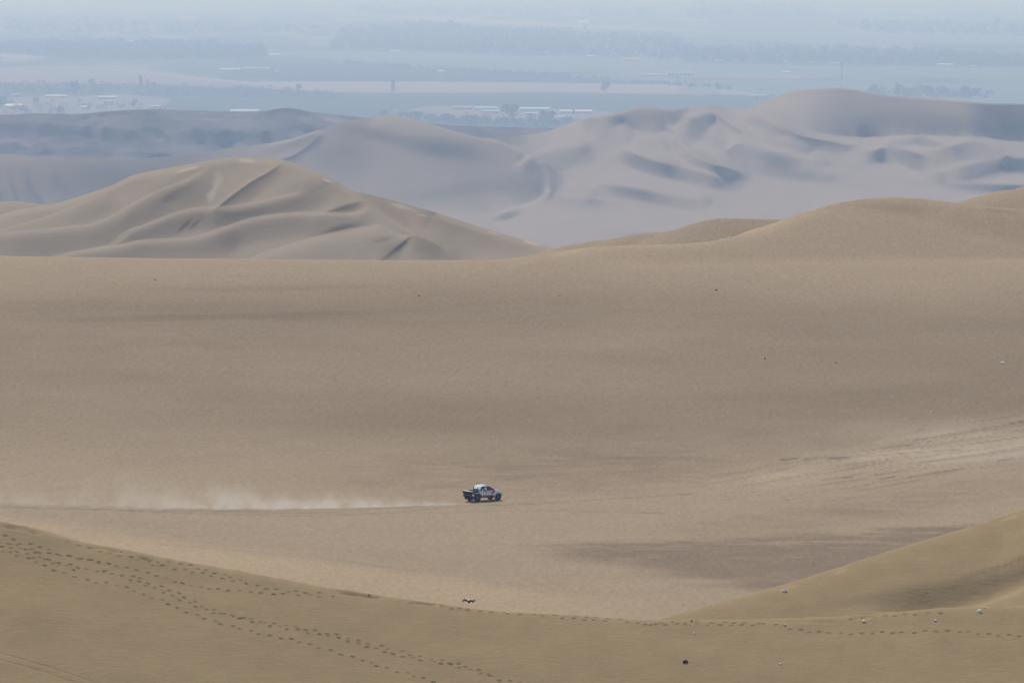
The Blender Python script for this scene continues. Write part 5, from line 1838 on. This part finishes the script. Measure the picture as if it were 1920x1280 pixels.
def trail(n, vec, x, y, z):
    # u: metres behind the truck
    u = math_node(n, 'SUBTRACT', TL / 2, x)
    # the path bows a few metres towards us
    uc = math_node(n, 'MULTIPLY', u, math_node(n, 'SUBTRACT', 52.0, u))
    yc = math_node(n, 'ADD', y, math_node(n, 'MULTIPLY', uc, 0.0082))
    mp = n.nodes.new('ShaderNodeMapping')
    mp.inputs['Scale'].default_value = (0.11, 0.15, 0.05)
    n.links.new(vec, mp.inputs['Vector'])
    n1 = noise_node(n, mp.outputs[0], 1.0, 4)
    mp2 = n.nodes.new('ShaderNodeMapping')
    mp2.inputs['Scale'].default_value = (0.45, 0.4, 0.4)
    n.links.new(vec, mp2.inputs['Vector'])
    n2 = noise_node(n, mp2.outputs[0], 1.0, 5)
    grow = ramp(n, u, -10.0, 50.0, 0.3, 7.0)
    top = math_node(n, 'MULTIPLY', grow, ramp(n, n1, 0.33, 0.70, 0.45, 1.15))
    vert = math_node(n, 'POWER', ramp(n, math_node(n, 'DIVIDE', z, top), 0.0, 1.0, 1.0, 0.0), 2.6)
    wid = ramp(n, u, 0.0, 50.0, 0.9, 3.2)
    lat = ramp(n, math_node(n, 'DIVIDE', math_node(n, 'ABSOLUTE', yc), wid), 0.35, 1.0, 1.0, 0.0)
    wisp = ramp(n, n2, 0.36, 0.66, 0.25, 1.6)
    start = ramp(n, u, 0.0, 1.5, 0.4, 1.0)
    thin = ramp(n, u, 0.0, 40.0, 0.85, 0.07)
    d = math_node(n, 'MULTIPLY', vert, lat)
    d = math_node(n, 'MULTIPLY', d, wisp)
    d = math_node(n, 'MULTIPLY', d, start)
    return math_node(n, 'MULTIPLY', d, thin)


dust_box('dust_trail', 'pale trail of dust hanging behind the truck', (tail[0] - TL / 2, tail[1] - 2.5, tail[2] - 0.15), (TL, 20, 6.5), trail)

c = basin.place(1700, 845)


def cloud(n, vec, x, y, z):
    mp = n.nodes.new('ShaderNodeMapping')
    mp.inputs['Scale'].default_value = (0.06, 0.05, 0.2)
    n.links.new(vec, mp.inputs['Vector'])
    n1 = noise_node(n, mp.outputs[0], 1.0, 4)
    e = ramp(n, math_node(n, 'ABSOLUTE', x), 16.0, 34.0, 1.0, 0.0)
    e2 = ramp(n, math_node(n, 'ABSOLUTE', y), 8.0, 22.0, 1.0, 0.0)
    v = ramp(n, z, 0.0, 6.0, 1.0, 0.0)
    d = math_node(n, 'MULTIPLY', e, e2)
    d = math_node(n, 'MULTIPLY', d, v)
    d = math_node(n, 'MULTIPLY', d, ramp(n, n1, 0.40, 0.68, 0.0, 1.0))
    return math_node(n, 'MULTIPLY', d, 0.035)


dust_box('dust_cloud', 'thin low dust drifting over the churned sand at the right', (c[0], c[1], c[2] - 1.2), (70, 46, 7), cloud)

# smoke plume from a fire in the far fields
sx, sy, _ = on_plane(1102, 69, VZ)
sh = 30 * sy / F


QS = sy / 9400.0


def smoke(n, vec, x, y, z):
    k = math_node(n, 'DIVIDE', z, sh)
    x = math_node(n, 'DIVIDE', x, QS)
    y = math_node(n, 'DIVIDE', y, QS)
    cx_ = math_node(n, 'MULTIPLY', math_node(n, 'POWER', k, 0.8), -12.0)
    mp = n.nodes.new('ShaderNodeMapping')
    mp.inputs['Scale'].default_value = (0.11 / QS, 0.11 / QS, 0.09 / QS)
    n.links.new(vec, mp.inputs['Vector'])
    n1 = noise_node(n, mp.outputs[0], 1.0, 4)
    r = math_node(n, 'ADD', math_node(n, 'MULTIPLY', k, 9.0), 2.0)
    dx = math_node(n, 'ABSOLUTE', math_node(n, 'SUBTRACT', math_node(n, 'SUBTRACT', x, 5.0), cx_))
    rad = ramp(n, math_node(n, 'DIVIDE', dx, r), 0.3, 1.0, 1.0, 0.0)
    rady = ramp(n, math_node(n, 'DIVIDE', math_node(n, 'ABSOLUTE', y), r), 0.3, 1.0, 1.0, 0.0)
    d = math_node(n, 'MULTIPLY', rad, rady)
    d = math_node(n, 'MULTIPLY', d, ramp(n, n1, 0.4, 0.62, 0.05, 1.0))
    d = math_node(n, 'MULTIPLY', d, ramp(n, k, 0.1, 1.0, 1.0, 0.05))
    return math_node(n, 'MULTIPLY', d, 3.0)


dust_box('smoke_plume', 'small white plume of smoke rising from the far fields', (sx, sy, VZ + .6), (36 * QS, 28 * QS, sh), smoke, (.98, .98, .99))
